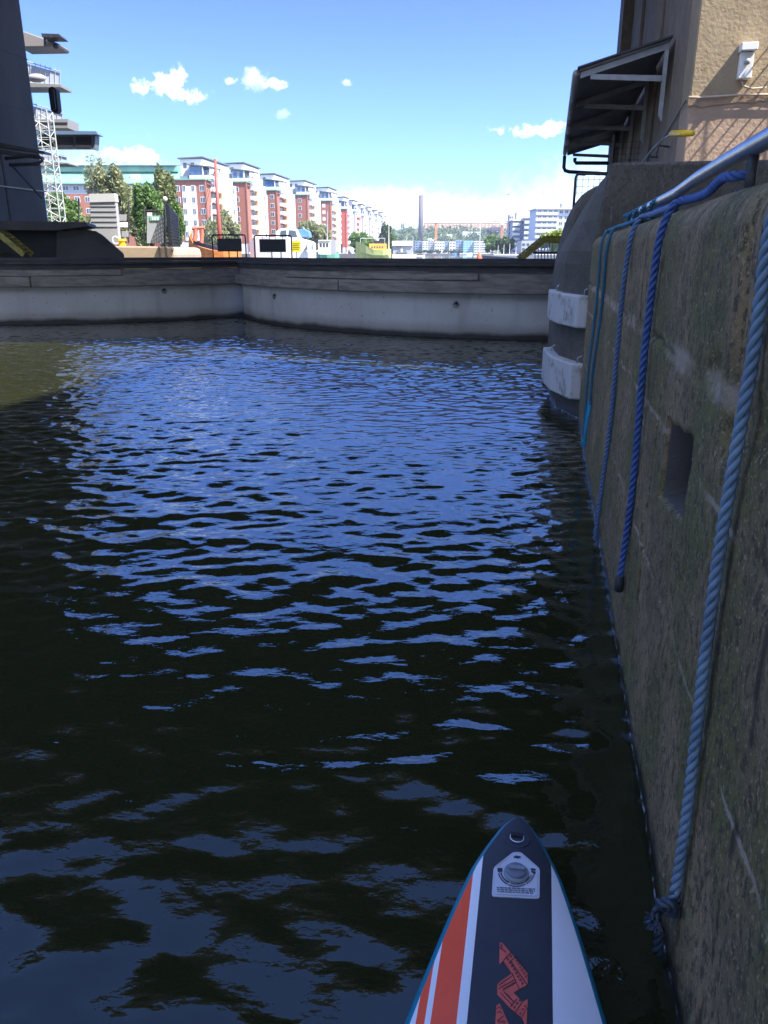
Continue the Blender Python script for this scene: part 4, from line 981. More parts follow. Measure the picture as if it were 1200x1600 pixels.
def lattice(name, label, x0, x1, ytop, ybot, Y, n, m, wtop=None):
    a = at(x0, ybot, Y); b = at(x1, ybot, Y); top = at(x0, ytop, Y).z; w = b.x-a.x
    t = thing(name, label, 'mast', (a.x+w/2, Y, a.z)); z0 = a.z; cs = [(a.x, Y), (b.x, Y), (b.x, Y+w), (a.x, Y+w)]
    for c in cs: mb = MB(); mb.bar((c[0], c[1], z0), (c[0], c[1], top), .028, 6); wobj(mb, 'leg', m, t)
    mb = MB(); h = (top-z0)/n
    for i in range(n):
        for k in range(4):
            p, q = cs[k], cs[(k+1) % 4]
            if i % 2: p, q = q, p
            mb.bar((p[0], p[1], z0+i*h), (q[0], q[1], z0+(i+1)*h), .015, 4)
            mb.bar((p[0], p[1], z0+i*h), (q[0], q[1], z0+i*h), .013, 4)
    wobj(mb, 'bracing', m, t); return t
lattice('lattice_mast', 'slender pale steel lattice mast beside the dark bridge pier', 73, 95, 172, 352, 35, 13, C_lsteel)

# control tower behind the pier
YT = 39.0
t = thing('control_tower', 'blue glass control tower with stacked railed balconies, half hidden by the dark pier', 'tower', at(40, 395, YT))
a = at(-20, 395, YT+.5); b = at(43, 395, YT+.5)
mb = MB(); mb.box(a.x, b.x, YT+.5, YT+3.5, .9, at(0, 70, YT).z); wobj(mb, 'glass_shaft', C_blueglass, t)
mb = MB(); mb.prism(pgon([(20, 48), (38, 49), (92, 68), (90, 73), (30, 74)], YT-.3), (0, 1.3, 0)); wobj(mb, 'roof', mat('tower_roof', (.24, .22, .20), .6), t, bevel=.04)
for (yt, yb, xe, lab) in ((128, 136, 95, 1), (186, 200, 106, 2), (250, 256, 106, 1)):
    mb = MB(); mb.prism(pgon([(20, yt), (xe, yt+(0 if lab == 2 else 4)), (xe, yb), (20, yb)], YT-.6), (0, 1.3, 0)); wobj(mb, 'balcony_slab', mat('tower_slab', (.24, .24, .23), .7), t)
    if lab == 2: mb = MB(); mb.prism(pgon([(20, yt+5), (xe-1, yt+5), (xe-1, yt+7), (20, yt+7)], YT-.63), (0, .03, 0)); wobj(mb, 'groove', C_dsteel, t)
for (y0, y1, xe) in ((104, 132, 94), (168, 186, 98), (236, 251, 105)):
    mb = MB(); yl = y0-10
    mb.bar(at(20, yl-5, YT-.5), at(xe, y0+8, YT-.5), .02, 5)
    for i in range(8):
        x = 40+(xe-40)*i/7; f = (x-20)/(xe-20); mb.bar(at(x, yl-5+(13+5)*f, YT-.5), at(x, y1, YT-.5), .012, 4)
    mb.bar(at(xe, y0+8, YT-.5), at(xe, y0+8, YT+2), .02, 5)
    wobj(mb, 'railing', C_lgrey, t)
    mb = MB(); mb.prism(pgon([(22, yl), (xe-1, y0+10), (xe-1, y1), (22, y1)], YT-.46), (0, .01, 0)); wobj(mb, 'railing_glass', mat('frosted_glass', (.45, .50, .58), .4), t)
mb = MB(); mb.sphere(at(57, 122, YT-1.0), .35, (1.2, .6, .5)); wobj(mb, 'floodlight', C_lgrey, t, smooth=True)
mb = MB(); mb.tube([at(70, 72, YT-.8), at(70, 55, YT-.8)], .05, 6); mb.prism(pgon([(64, 52), (92, 53), (96, 58), (66, 58)], YT-1), (0, .8, 0)); wobj(mb, 'lamp_arm', C_dsteel, t)
mb = MB(); mb.sphere(at(87, 72, YT-.6), .12); wobj(mb, 'camera_dome', C_dsteel, t, smooth=True)
t = thing('signal_lamp', 'tall oval black signal lamp below the control tower balcony', 'lamp', at(83, 175, 31))
p0 = at(74, 135, 31); p1 = at(92, 176, 31); w = (p1.x-p0.x)/2; hh = (p0.z-p1.z)/2
def stadium(cx, cz, w, h, y, n=10):
    return [Vector((cx + w*math.cos(q), y, cz + (h-w)*(1 if math.sin(q) >= 0 else -1) + w*math.sin(q))) for q in np.linspace(0, 2*math.pi, 2*n, endpoint=False)]
mb = MB(); mb.prism(stadium((p0.x+p1.x)/2, (p0.z+p1.z)/2, w, hh, 31), (0, .35, 0)); wobj(mb, 'backboard', mat('matt_black', (.010, .010, .012), .7), t, bevel=.03)
mb = MB(); mb.prism(stadium((p0.x+p1.x)/2, (p0.z+p1.z)/2, w*.6, hh*.82, 30.9), (0, .09, 0)); wobj(mb, 'lens_column', mat('lamp_grey', (.035, .035, .04), .5), t)
t = thing('display_gantry', 'gantry of three dark display panels under a blue edged roof beside the mast', 'display', at(100, 232, 35.8))
mb = MB(); mb.prism(pgon([(50, 204), (150, 205), (153, 210), (50, 210)], 35.6), (0, .7, 0)); wobj(mb, 'roof', mat('gantry_roof', (.13, .20, .32), .5), t)
for (x0, x1) in ((60, 84), (86, 115), (116, 144)):
    mb = MB(); mb.prism(pgon([(x0, 212), (x1, 212), (x1, 233), (x0, 233)], 35.8), (0, .2, 0)); fr = wobj(mb, 'panel_frame', C_lgrey, t)
    mb = MB(); mb.prism(pgon([(x0+1.5, 213), (x1-1, 213), (x1-1, 231), (x0+1.5, 231)], 35.75), (0, .04, 0)); l = t.location; mb.v = [(v[0]-l.x, v[1]-l.y, v[2]-l.z) for v in mb.v]; mb.obj('display_panel', C_black, fr)
mb = MB(); mb.prism(pgon([(144.5, 210), (149, 212), (148, 233), (144.5, 233)], 35.8), (0, .5, 0)); wobj(mb, 'end_panel', C_greyroof, t)

# quay wall, fence and signs on the left bank
t = thing('quay_wall', 'low sunlit stone quay wall between the dark buttress and the wire gate', 'wall', at(220, 400, 34))
mb = MB(); mb.prism(pgon([(168, 384), (262, 385.5), (270, 388), (273, 398), (273, 430), (168, 430)], 34), (0, 5, 0)); wobj(mb, 'wall_block', C_quaystone, t, bevel=.06)
t = thing('kiosk', 'pale ribbed metal roadside cabinet with a white top, behind the dark buttress', 'cabinet', at(165, 380, 36))
mb = MB(); mb.prism(pgon([(140, 315), (180, 315), (184, 362), (186, 380), (145, 380)], 36), (0, .35, 0)); wobj(mb, 'body', C_lgrey, t)
mb = MB(); mb.prism(pgon([(139, 303), (178.5, 302), (180.5, 315), (140, 316)], 35.95), (0, .42, 0)); wobj(mb, 'cap', mat('cap_white', (.55, .55, .54), .5), t)
for y in (321, 329, 337, 345, 353): mb = MB(); mb.prism(pgon([(141, y), (181+(y-321)*.08, y), (181+(y-321)*.08, y+1.3), (141, y+1.3)], 35.97), (0, .04, 0)); wobj(mb, 'rib', C_greycab, t)
def flat_sign(name, label, cat, rows, posts, Y, group=None):
    xs = [p[0][0] for p in rows]; t = thing(name, label, cat, at(sum(xs)/len(xs), 388, Y), 0, group)
    for nm, (a, b), m in [(r[1], (r[0][0:2], r[0][2:4]), r[2]) for r in rows]:
        pass
    for (x0, y0, x1, y1), nm, m in rows: mb = MB(); mb.prism(pgon([(x0, y0), (x1, y0), (x1, y1), (x0, y1)], Y), (0, .06, 0)); wobj(mb, nm, m, t)
    for (x, y0, y1) in posts: mb = MB(); mb.bar(at(x, y0, Y+.12), at(x, y1, Y+.12), .035, 6); wobj(mb, 'post', C_dsteel, t)
    return t
flat_sign('sign_post', 'stack of small pale boards between two black posts left of the wire gate', 'sign', [((186, 335, 197, 345), 'board', C_lgrey), ((187, 347, 199, 355), 'board', C_white), ((190, 361, 200, 370), 'board', C_lgrey)], [(186.5, 322, 378), (201, 316, 380)], 37)
flat_sign('fence_post', 'lone black post between the lattice mast and the pale cabinet', 'post', [((122, 311, 124, 312), 'post_cap', C_dsteel)], [(123, 312, 352)], 37)
t = flat_sign('info_board', 'grey notice board with a green and white strip in the black wire gate', 'board', [((229.5, 337, 255, 380), 'board', C_greycab), ((230, 332, 237, 337), 'label_plate', C_white)], [(225, 324, 386), (258, 316, 386)], 36)
mb = MB(); mb.prism(pgon([(234, 338.5), (250, 338.5), (250, 345), (234, 345)], 35.97), (0, .03, 0)); wobj(mb, 'green_strip', mat('sign_green', (.12, .55, .35), .5), t)
mb = MB()
for (x0, x1) in ((237, 239.5), (240.5, 243), (244.5, 248)): mb.prism(pgon([(x0, 339.5), (x1, 339.5), (x1, 344), (x0, 344)], 35.95), (0, .02, 0))
wobj(mb, 'emblem', C_white, t)
t = thing('wire_gate', 'black bar gate and dark mesh wing fence on the left quay', 'gate', at(255, 388, 36))
mb = MB(); mb.bar(at(225, 329, 36.2), at(259, 329, 36.2), .03, 5)
for i in range(12): x = 226+i*3; mb.bar(at(x, 329, 36.2), at(x, 386, 36.2), .016, 4)
wobj(mb, 'bar_panel', C_dsteel, t)
mb = MB(); A = at(259, 316, 36); B = at(277, 322, 33); zb = 1.9
pts = [at(259, 316, 36), at(264, 320, 35), at(278, 338, 32.5)]
for i in range(26):
    f = i/25; p = pts[0].lerp(pts[1], f*2) if f < .5 else pts[1].lerp(pts[2], f*2-1); mb.bar((p.x, p.y, zb), p, .022, 4)
for k in range(12):
    f = k/11; mb.bar((pts[0].x, pts[0].y, zb+(pts[0].z-zb)*f), (pts[2].x, pts[2].y, zb+(pts[2].z-zb)*f), .02, 4)
wobj(mb, 'mesh_wing', C_dsteel, t)
t = thing('globe_lamp', 'small frosted globe lamp on a thin black post above the wire gate', 'lamp', at(258, 318, 36.4))
mb = MB(); mb.sphere(at(258, 311, 36.4), .10); wobj(mb, 'globe', C_white, t, smooth=True)
mb = MB(); mb.bar(at(258, 336, 36.4), at(258, 313, 36.4), .03, 6); wobj(mb, 'post', C_dsteel, t)
t = thing('bollard', 'yellow mooring bollard on the sunlit end of the left quay wall', 'bollard', at(191, 385, 35))
mb = MB(); p = at(191, 385, 35); mb.tube([p + Vector((0, 0, -.05)), p + Vector((0, 0, .22)), p + Vector((0, 0, .225)), p + Vector((0, 0, .30))], [.14, .14, .20, .18], 14); wobj(mb, 'bollard_body', C_yellow, t)
t = thing('life_ring', 'white ring shaped object beside the yellow bollard', 'ring', at(181, 376, 35.4))
p = at(181, 376, 35.4); mb = MB(); mb.tube([p + Vector((.15*math.cos(q), 0, .15*math.sin(q))) for q in np.linspace(0, 2*math.pi, 22)], .045, 8); wobj(mb, 'ring', C_white, t, smooth=True)

# ------------------------------------------------------------------ trees
L_dark = leaf_mat('leaf_dark', (.05, .10, .028), (.085, .14, .04))
L_mid = leaf_mat('leaf_mid', (.11, .21, .05), (.18, .28, .08))
L_pale = leaf_mat('leaf_pale', (.22, .25, .11), (.30, .31, .16))
L_olive = leaf_mat('leaf_olive', (.16, .19, .075), (.22, .25, .10))
def crown_arrays(c, rad, n, leaf, seed, clumps=48, droop=0.0):
    g = np.random.default_rng(seed)
    d = g.normal(size=(clumps, 3)); d /= np.linalg.norm(d, axis=1)[:, None]; d[:, 2] = d[:, 2]*.9 + .1
    cc = d*(g.random(clumps)**.5)[:, None]*.82; cr = g.uniform(.15, .32, clumps)
    k = g.integers(0, clumps, n); p = g.normal(size=(n, 3)); p /= np.linalg.norm(p, axis=1)[:, None]
    p = cc[k] + p*(cr[k]*g.random(n)**.4)[:, None]
    P = p*np.array(rad) + np.array(c)
    if droop: P[:, 2] -= droop*(np.hypot(p[:, 0], p[:, 1])**2)*rad[2]*g.random(n)
    u = g.normal(size=(n, 3)); u /= np.linalg.norm(u, axis=1)[:, None]
    if droop: u[:, :2] *= .35; u /= np.linalg.norm(u, axis=1)[:, None]
    w = np.cross(u, g.normal(size=(n, 3))); w /= np.linalg.norm(w, axis=1)[:, None]
    s = leaf*g.uniform(.6, 1.3, n)[:, None]
    V = np.stack([P - u*s, P + w*s*.45, P + u*s, P - w*s*.45], 1).reshape(-1, 3)
    return V, np.arange(4*n).reshape(-1, 4)
def tree(name, label, Y, x0, x1, ytop, ybot, m, n, leaf, seed, droop=0.0, base=1.0, group=None, lift=.18):
    a = at(x0, ytop, Y); b = at(x1, ybot, Y); cx = (a.x+b.x)/2; zb = min(b.z, 3); t = thing(name, label, 'tree', (cx, Y, base), 0, group)
    top = a.z; h = top-base; rz = (top - max(b.z, base+lift*h*0))/2; cz = top - rz; rx = (b.x-a.x)/2
    mb = MB(); g = random.Random(seed); r0 = max(.08, h*.022)
    mb.tube([(cx, Y, base), (cx+g.uniform(-.02, .02)*h, Y, base+h*.35), (cx+g.uniform(-.04, .04)*h, Y, base+h*.85)], [r0, r0*.7, r0*.15], 8)
    for i in range(6):
        q = g.uniform(0, 6.28); z = base+h*g.uniform(.25, .6); mb.tube([(cx, Y, z), (cx+rx*.4*math.cos(q), Y+rx*.4*math.sin(q), z+h*.13), (cx+rx*.75*math.cos(q), Y+rx*.75*math.sin(q), z+h*.22)], [r0*.45, r0*.3, r0*.08], 5)
    wobj(mb, 'trunk', C_bark, t)
    V, Fq = crown_arrays((cx, Y, cz), (rx*1.32, rx*1.1, rz*1.10), int(n*1.7), leaf, seed, droop=droop)
    V = V - np.array([cx, Y, base]); arrays_obj('crown', V, Fq, m, t, smooth=False)
    return t
tree('willow_tree', 'tall pale airy tree left of the green tree, in front of the green roof', 62, 146, 212, 250, 392, L_pale, 7000, .17, 1)
tree('broadleaf_tree', 'bushy green tree directly behind the black wire gate', 58, 208, 256, 278, 396, L_mid, 6500, .17, 2)
tree('broadleaf_tree', 'pale olive tree between the tall airy tree and the bushy green one', 76, 190, 236, 287, 396, L_pale, 5000, .2, 23)
tree('broadleaf_tree', 'olive green tree against the left brick corner of the nearest red block', 70, 234, 286, 268, 398, L_olive, 6500, .2, 3)
tree('broadleaf_tree', 'light green low tree right of the wire gate, at the foot of the red block', 52, 262, 290, 318, 398, L_mid, 3000, .13, 4)
tree('broadleaf_tree', 'dark green tree behind the foot of the lattice mast', 60, 62, 130, 292, 396, L_mid, 6000, .17, 5)
tree('broadleaf_tree', 'pale bare topped tree rising behind the long green roof', 150, 128, 176, 240, 330, L_pale, 900, .30, 6)
tree('broadleaf_tree', 'olive tree behind the pale ribbed cabinet', 66, 96, 160, 318, 396, L_olive, 4500, .18, 7)
tree('weeping_willow', 'round weeping willow in front of the nearest red block, behind the red mast', 150, 317, 372, 331, 392, L_pale, 6000, .42, 8, droop=.6)
tree('weeping_willow', 'weeping willow behind the white motor boat', 205, 466, 512, 344, 394, L_pale, 4500, .5, 9, droop=.6)
tree('quay_tree', 'green tree between the red window block and the yellow green ship', 250, 547, 590, 362, 398, L_mid, 2500, .6, 10)
tree('poplar_tree', 'tall dark poplar at the far end of the white block row', 420, 594, 611, 348, 398, L_dark, 2200, .9, 11)
tree('poplar_tree', 'shorter green poplar right of the tallest one', 380, 606, 618, 362, 398, L_mid, 1500, .8, 12)
tree('quay_tree', 'small green tree at the foot of the second red block', 170, 400, 420, 372, 400, L_mid, 1200, .35, 13)
tree('broadleaf_tree', 'round green tree at the foot of the blue glass blocks', 330, 776, 800, 371, 400, L_dark, 2600, .8, 14)
tree('broadleaf_tree', 'lime green tree beside the yellow stair, partly behind the right pier', 60, 846, 900, 357, 400, leaf_mat('leaf_lime', (.24, .32, .04), (.30, .36, .06)), 3000, .16, 15)
tree('broadleaf_tree', 'green tree hiding the lower left of the blue glass blocks', 345, 758, 781, 366, 400, L_mid, 2200, .8, 16)

# ------------------------------------------------------------------ apartment blocks along the left shore
def win_mesh(w, h, blinds=False):
    f = MB(); f.box(-w/2, w/2, -.05, 0, 0, h)
    p = MB(); p.box(-w/2+.12, -.05, -.065, -.052, .12, h-.12); p.box(.05, w/2-.12, -.065, -.052, .12, h-.12)
    return f, p
WPROTO = {}
def window(parent, x, y, z, face, w=1.3, h=1.5, simple=False, glass=None, frame=None):
    key = (w, h, id(frame or C_white), id(glass or C_glass))
    if key not in WPROTO:
        f, p = win_mesh(w, h); me = []
        for mb_, mm, nm in ((f, frame or C_white, 'window'), (p, glass or C_glass, 'pane')):
            o = mb_.obj(nm, mm); me.append(o.data); bpy.data.objects.remove(o)
        WPROTO[key] = me
    me = WPROTO[key]
    o = bpy.data.objects.new('window', me[0]); COL.objects.link(o); o.parent = parent; o.location = (x, y, z)
    if face == 'E': o.rotation_euler = (0, 0, R(90))
    if simple: return o
    q = bpy.data.objects.new('pane', me[1]); COL.objects.link(q); q.parent = o
    return o
def slanted(mb, x0, x1, y0, y1, z0, z1, th):       # mono-pitch roof sheet: z0 at x0, z1 at x1
    mb.prism([(x0, y0, z0), (x1, y0, z1), (x1, y0, z1+th), (x0, y0, z0+th)], (0, y1-y0, 0))
def apartment(i, a, label, zb=20.3, zw=26.8, depth=19, style=0, r0=-95.0, W=9.1, brick=None, far=False, side=None):
    brick = brick or C_brick; side = side or C_orange
    th = math.atan(.14); cx = -45.6 + .14*(a-212); t = thing('apartment_block', label, 'building', (cx - W*math.cos(th), a + W*math.sin(th), 1.4), -th, 'apartment blocks in a row along the left shore'); q_ = depth/19
    def o(mb, nm, m, **k): return mb.obj(nm, m, t, **k)
    zb -= 2.4; zw -= 3.9; fl = 2.75
    mb = MB(); mb.box(0, W, 0, 4.2, 3.0, zb); o(mb, 'brick_wing', brick)
    mb = MB(); mb.box(.06, W-.06, .06, 4.1, 0, 2.997); o(mb, 'ground_floor', C_white)
    mb = MB(); mb.box(-.35, W+.45, -.4, 4.6, zb+.003, zb+.35); o(mb, 'eaves', C_green)
    # white body, deeper, steps
    mb = MB(); mb.box(.3, W-.6, 4.203, depth, 0, zw-3.1); mb.box(1.0, W-1.4, 3.2, depth-.4, zb+.352, zw); o(mb, 'white_body', C_white)
    mb = MB(); slanted(mb, .4, W-1.0, 2.7, depth+.2, zw+.003, zw+.25, .28); o(mb, 'roof', C_greyroof)
    # pent-house loggia on the channel side
    mb = MB(); mb.box(W-4.2, W-.8, 1.1, 6.9, zw-4.6, zw-2.0); o(mb, 'loggia_wall', C_blueglass if style == 0 else C_grey)
    mb = MB(); slanted(mb, W-4.8, W+1.9, .6, 8.5, zw-1.6, zw-2.3, .25); o(mb, 'loggia_roof', C_greyroof)
    for (x, y) in ((W+1.3, .9), (W-.6, .9), (W+1.3, 4.5), (W+1.3, 8.0)): mb = MB(); mb.box(x-.13, x+.13, y-.13, y+.13, zb+.36, zw-2.2); o(mb, 'pillar', C_white)
    mb = MB(); mb.box(W-3.9, W-2.9, 1.02, 1.097, zw-4.5, zw-2.2); mb.box(W-2.1, W-1.2, 1.02, 1.097, zw-4.5, zw-2.2); o(mb, 'loggia_glass', C_blueglass)
    mb = MB(); mb.box(W-4.2, W+1.5, .75, .82, zb+.36, zb+1.2); mb.box(W+1.44, W+1.5, .83, 8.3, zb+.36, zb+1.2); o(mb, 'parapet', C_white)
    mb = MB(); mb.box(1.2, 3.4, 1.5, 3.19, zb+.355, zb+1.1); mb.prism([(1.5, 2.5, zb+1.1), (3.3, 2.5, zb+1.1), (3.9, 2.5, zb+2.6), (2.6, 2.5, zb+2.6)], (0, .5, 0)); o(mb, 'roof_hatch', C_grey)
    # front
    rows = int((zb-3.4)/fl)
    if style == 0:
        mb = MB(); mb.box(2.15, 5.9, -.12, -.002, 3.3, zb-1.4); o(mb, 'white_stripe', C_white)
        cols = [(1.0, 1.15, -.0), (2.75, .95, -.122), (5.15, .95, -.122), (7.5, 1.35, -.0)]
    else: cols = [(2.0, 1.2, 0), (6.2, 1.35, 0)]
    for k in range(rows):
        z = zb - 2.65 - k*fl
        for (x, w, y) in cols: window(t, x, y-.003, z, 'S', w, 1.45, simple=far)
    # drain pipe on the corner
    mb = MB(); mb.box(W+.002, W+.32, -.16, .20, .5, zb); o(mb, 'corner_pipe', brick)
    # side, facing the channel (+x): balconies, render bay, white strip
    mb = MB(); mb.box(W-.1, W+.9, 8.2*q_, 14.5*q_, .6, zb-1.9); o(mb, 'bay', side)
    mb = MB(); mb.box(W+.903, W+1.0, 9.6*q_, 12.9*q_, 5.0, zb-4.3); o(mb, 'bay_panel', C_white)
    mb = MB(); mb.box(W-.6, W+.5, 14.5*q_+.003, depth-.5, 0, zb+.2); o(mb, 'stair_strip', C_white)
    mb = MB(); mb.box(W-1.2, W-.1, 4.205, 8.198*q_, 0, zb-.1); o(mb, 'recess_wall', brick if style == 0 else C_grey)
    for k in range(rows+1):
        z = 1.6 + k*fl
        if z > zb-1.6: break
        mb = MB(); mb.box(W-.05, W+1.15, 4.0, 8.0*q_, z, z+.2); mb.box(W+1.05, W+1.152, 4.0, 8.0*q_, z+.202, z+1.15); mb.box(W-.05, W+1.04, 3.95, 4.05, z+.202, z+1.15); o(mb, 'balcony', C_white)
        window(t, W-.06, 6.0, z+.3, 'E', 2.4, 2.0, simple=far)
        if not far: window(t, W+.52, 16.6*q_, z+.6, 'E', 1.0, 1.3, simple=True, frame=C_glass)
    for k in range(2):
        window(t, 2.2+2.0*k, 3.19, zb+3.2, 'S', .9, 1.2, simple=True, frame=C_glass)
    if not far:
        for k in range(4): window(t, W-.55, 16.5-k*2.4 if False else 9.0+k*2.6, zb+1.4, 'E', 1.1, 1.5)
    return t
apartment(0, 212, 'nearest apartment block, red brick front with a white stripe of small windows', 20.2, 27.0, 24, 0, W=8.3)
apartment(1, 246, 'second apartment block from the left, brick end with one window column', 22.4, 29.2, 20, 1)
apartment(2, 279, 'third apartment block along the shore, white loggia above its brick end', 22.5, 29.2, 24, 0, W=9.0)
apartment(3, 323, 'fourth apartment block, brick end above the weeping willow by the motor boat', 24, 30.7, 23, 1)
apartment(4, 367, 'fifth apartment block, narrow brick end with white balconies', 24.5, 31.6, 22, 1, far=True)
C_palewall = mat('pale_pink_render', (.70, .60, .56), .8)
apartment(5, 404, 'sixth apartment block, white with red balcony fronts', 23, 30, 16, 1, far=True, brick=mat('red_render', (.50, .12, .08), .85), side=C_white)
apartment(6, 430, 'seventh apartment block, white with a red upper corner', 23, 30, 16, 0, far=True, brick=C_palewall, side=C_pink)
apartment(7, 455, 'eighth apartment block, small and white, before the farthest three', 22, 29.5, 16, 1, far=True, brick=C_palewall, side=C_white)
apartment(8, 480, 'ninth apartment block, the third from the far end of the row', 22, 29.5, 16, 1, far=True, brick=C_palewall, side=C_white)
apartment(9, 505, 'tenth apartment block, next to last in the row', 22, 29, 16, 1, far=True, brick=C_white, side=C_white)
apartment(10, 530, 'farthest apartment block at the end of the row beside the tall poplar', 22, 29, 16, 1, far=True, brick=C_white, side=C_white)

# long block with the green roof
def green_block():
    Y = 238; a = at(60, 395, Y); b = at(296, 395, Y); z = lambda y: at(200, y, Y).z
    t = thing('apartment_block', 'long low brick block with a big green sheet metal roof behind the trees', 'building', (a.x, Y, 1.2))
    def wb(x0, x1, y0, y1, z0, z1, nm, m): mb = MB(); mb.box(x0, x1, y0, y1, z0, z1); return wobj(mb, nm, m, t)
    wb(a.x, b.x, Y, Y+14, 1.0, z(303), 'brick_wall', C_brick)
    wb(a.x+.02, b.x-.02, Y-.05, Y+13.9, z(303)+.003, z(288), 'upper_wall', mat('pale_grey_upper', (.42, .47, .52), .7))
    mb = MB(); mb.prism([(a.x-.5, Y-1.0, z(288)+.01), (a.x-.5, Y-1.0, z(286)), (a.x-.5, Y+3, z(267)), (a.x-.5, Y+14, z(267)), (a.x-.5, Y+14, z(288)+.01)], (b.x-a.x+1, 0, 0)); wobj(mb, 'green_roof', C_green, t)
    xr = at(278, 300, Y).x
    wb(a.x-.4, xr, Y+2, Y+10, z(267)+.01, z(258), 'roof_storey', C_green)
    mb = MB(); mb.prism([(a.x-1, Y+1.2, z(258)+.02), (a.x-1, Y+9, z(254)), (a.x-1, Y+9, z(253)), (a.x-1, Y+1.2, z(257)-.05)], (xr-a.x+.6, 0, 0)); wobj(mb, 'top_roof', mat('dark_roof', (.12, .14, .17), .6), t)
    n = 15; w = (b.x-a.x)/n
    for i in range(n):
        x = a.x + w*(i+.5)
        for yy in (298, ): window(t, x - t.location.x, -.055, z(yy) - t.location.z, 'S', 1.8, 1.3)
        for yy in (316, 334, 352): window(t, x - t.location.x, -.003, z(yy) - t.location.z, 'S', 1.6, 1.5)
    for px in (175, 205): wb(at(px, 300, Y).x, at(px+14, 300, Y).x, Y+.5, Y+2.5, z(281), z(272), 'dormer', mat('dormer_white', (.6, .63, .65), .5))
green_block()

# ------------------------------------------------------------------ far buildings
def block(label, Y, x0, x1, ytop, rows, cols, m, glass=None, depth=14, ybot=399, name='waterfront_block', roof=None, group='far waterfront blocks', frame=None, wf=.62, hf=.5, zb=.8, simple=True):
    a = at(x0, ybot, Y); b = at(x1, ybot, Y); top = at((x0+x1)/2, ytop, Y).z; t = thing(name, label, 'building', ((a.x+b.x)/2, Y, zb), 0, group)
    mb = MB(); mb.box(a.x, b.x, Y, Y+depth, zb, top); wobj(mb, 'walls', m, t)
    if roof: mb = MB(); mb.box(a.x-.3, b.x+.3, Y-.4, Y+depth+.3, top+.01, top+.5); wobj(mb, 'roof', roof, t)
    w = (b.x-a.x)/cols; h = (top-zb-1)/rows
    for i in range(cols):
        for k in range(rows):
            window(t, a.x + w*(i+.5) - t.location.x, -.01, zb + .6 + h*k + h*.2 - t.location.z, 'S', round(w*wf, 1), round(h*hf, 1), simple=simple, frame=frame or C_glass, glass=glass)
    return t
FW = 820
block('blue grey waterfront block, leftmost on the far shore', FW, 648, 659, 376.5, 5, 2, C_dblue)
block('narrow white waterfront block right of the leftmost blue one', FW-4, 660, 668, 377, 5, 2, C_white)
block('grey waterfront block with rows of dark windows', FW, 668.5, 678, 377.5, 5, 3, C_grey)
block('white waterfront block with a wide flat top', FW-5, 679, 694, 377.5, 4, 4, C_white)
block('blue grey waterfront block between two white ones', FW, 694.5, 701.5, 377, 5, 2, C_dblue)
block('bright white narrow waterfront block', FW-6, 702, 711, 377.5, 4, 2, C_white)
block('dark teal waterfront block left of the speckled one', FW, 711.5, 723, 375.5, 5, 3, C_dblue)
def speckled():
    t = block('teal waterfront block speckled with white windows', FW-6, 723.5, 739, 375.5, 6, 7, C_teal, frame=C_white, wf=.4, hf=.45)
speckled()
block('wide office block with white frame and grey window bands', FW-10, 740, 765, 377, 5, 6, C_white, frame=mat('office_glass', (.16, .18, .20), .3), wf=.9, hf=.62)
block('small grey block right of the white framed office', FW, 766, 772, 380, 4, 2, C_grey)
t = block('white gabled villa on the slope below the long brick block', 1000, 668, 682, 372, 2, 3, C_white, name='villa', group='white houses on the far slope')
block('long white low house on the slope above the office', 1050, 722, 748, 362, 2, 6, C_white, name='villa', group='white houses on the far slope', depth=10)
block('small white house high on the slope', 1080, 757, 766, 360, 2, 2, C_white, name='villa', group='white houses on the far slope', depth=10)
block('low cream house row on the slope near the orange crane', 1020, 688, 706, 366, 2, 5, C_cream, name='villa', group='white houses on the far slope', depth=10)
C_farbrick = mat('far_brick', (.46, .27, .17), .9)
t = block('very long brick apartment block along the top of the hill', 1300, 662, 806, 348.5, 4, 26, C_farbrick, name='hilltop_block', group=None, frame=C_cream, wf=.45, hf=.42, zb=32, roof=C_cream)
for i in range(4):
    a = at(677+i*28, 348, 1302); mb = MB(); mb.box(a.x, a.x+17, 1304, 1312, a.z+1.2, a.z+4.2); wobj(mb, 'roof_house', C_cream, t)
# hill
def hill():
    xs = np.linspace(-330, 560, 120); ys = np.linspace(836, 1420, 60); X, Y = np.meshgrid(xs, ys, indexing='ij')
    prof = np.interp(X, [-330, -60, 0, 40, 100, 180, 260, 560], [4, 20, 31, 34, 33, 31, 32, 30])
    s = np.clip((Y-850)/340, 0, 1); s = s*s*(3-2*s)
    Z = .7 + prof*s + 3*s*vnoise(X*.02, Y*.02, 61, 4)
    o = arrays_obj('hill', np.stack([X, Y, Z], -1).reshape(-1, 3), grid_faces(120, 60), C_grass); tag(o, kind='structure')
    g = np.random.default_rng(5); n = 900; px = g.uniform(-160, 330, n); py = g.uniform(850, 1110, n)
    pr = np.interp(px, [-330, -60, 0, 40, 100, 180, 260, 560], [4, 20, 31, 34, 33, 31, 32, 30]); ss = np.clip((py-850)/340, 0, 1); ss = ss*ss*(3-2*ss); pz = pr*ss
    Vs = []; Fs = []; off = 0
    for i in range(n):
        r = g.uniform(3.2, 6.5)*(1 if px[i] > -70 else .8); V, Fq = crown_arrays((px[i], py[i], pz[i]+r*1.0), (r, r, r*1.15), 70, 1.1, 1000+i, clumps=7); Vs.append(V); Fs.append(Fq+off); off += len(V)
    o = arrays_obj('hillside_wood', np.concatenate(Vs), np.concatenate(Fs), L_hill, smooth=False); tag(o, 'green wooded hillside behind the far waterfront', 'wood', kind='stuff')
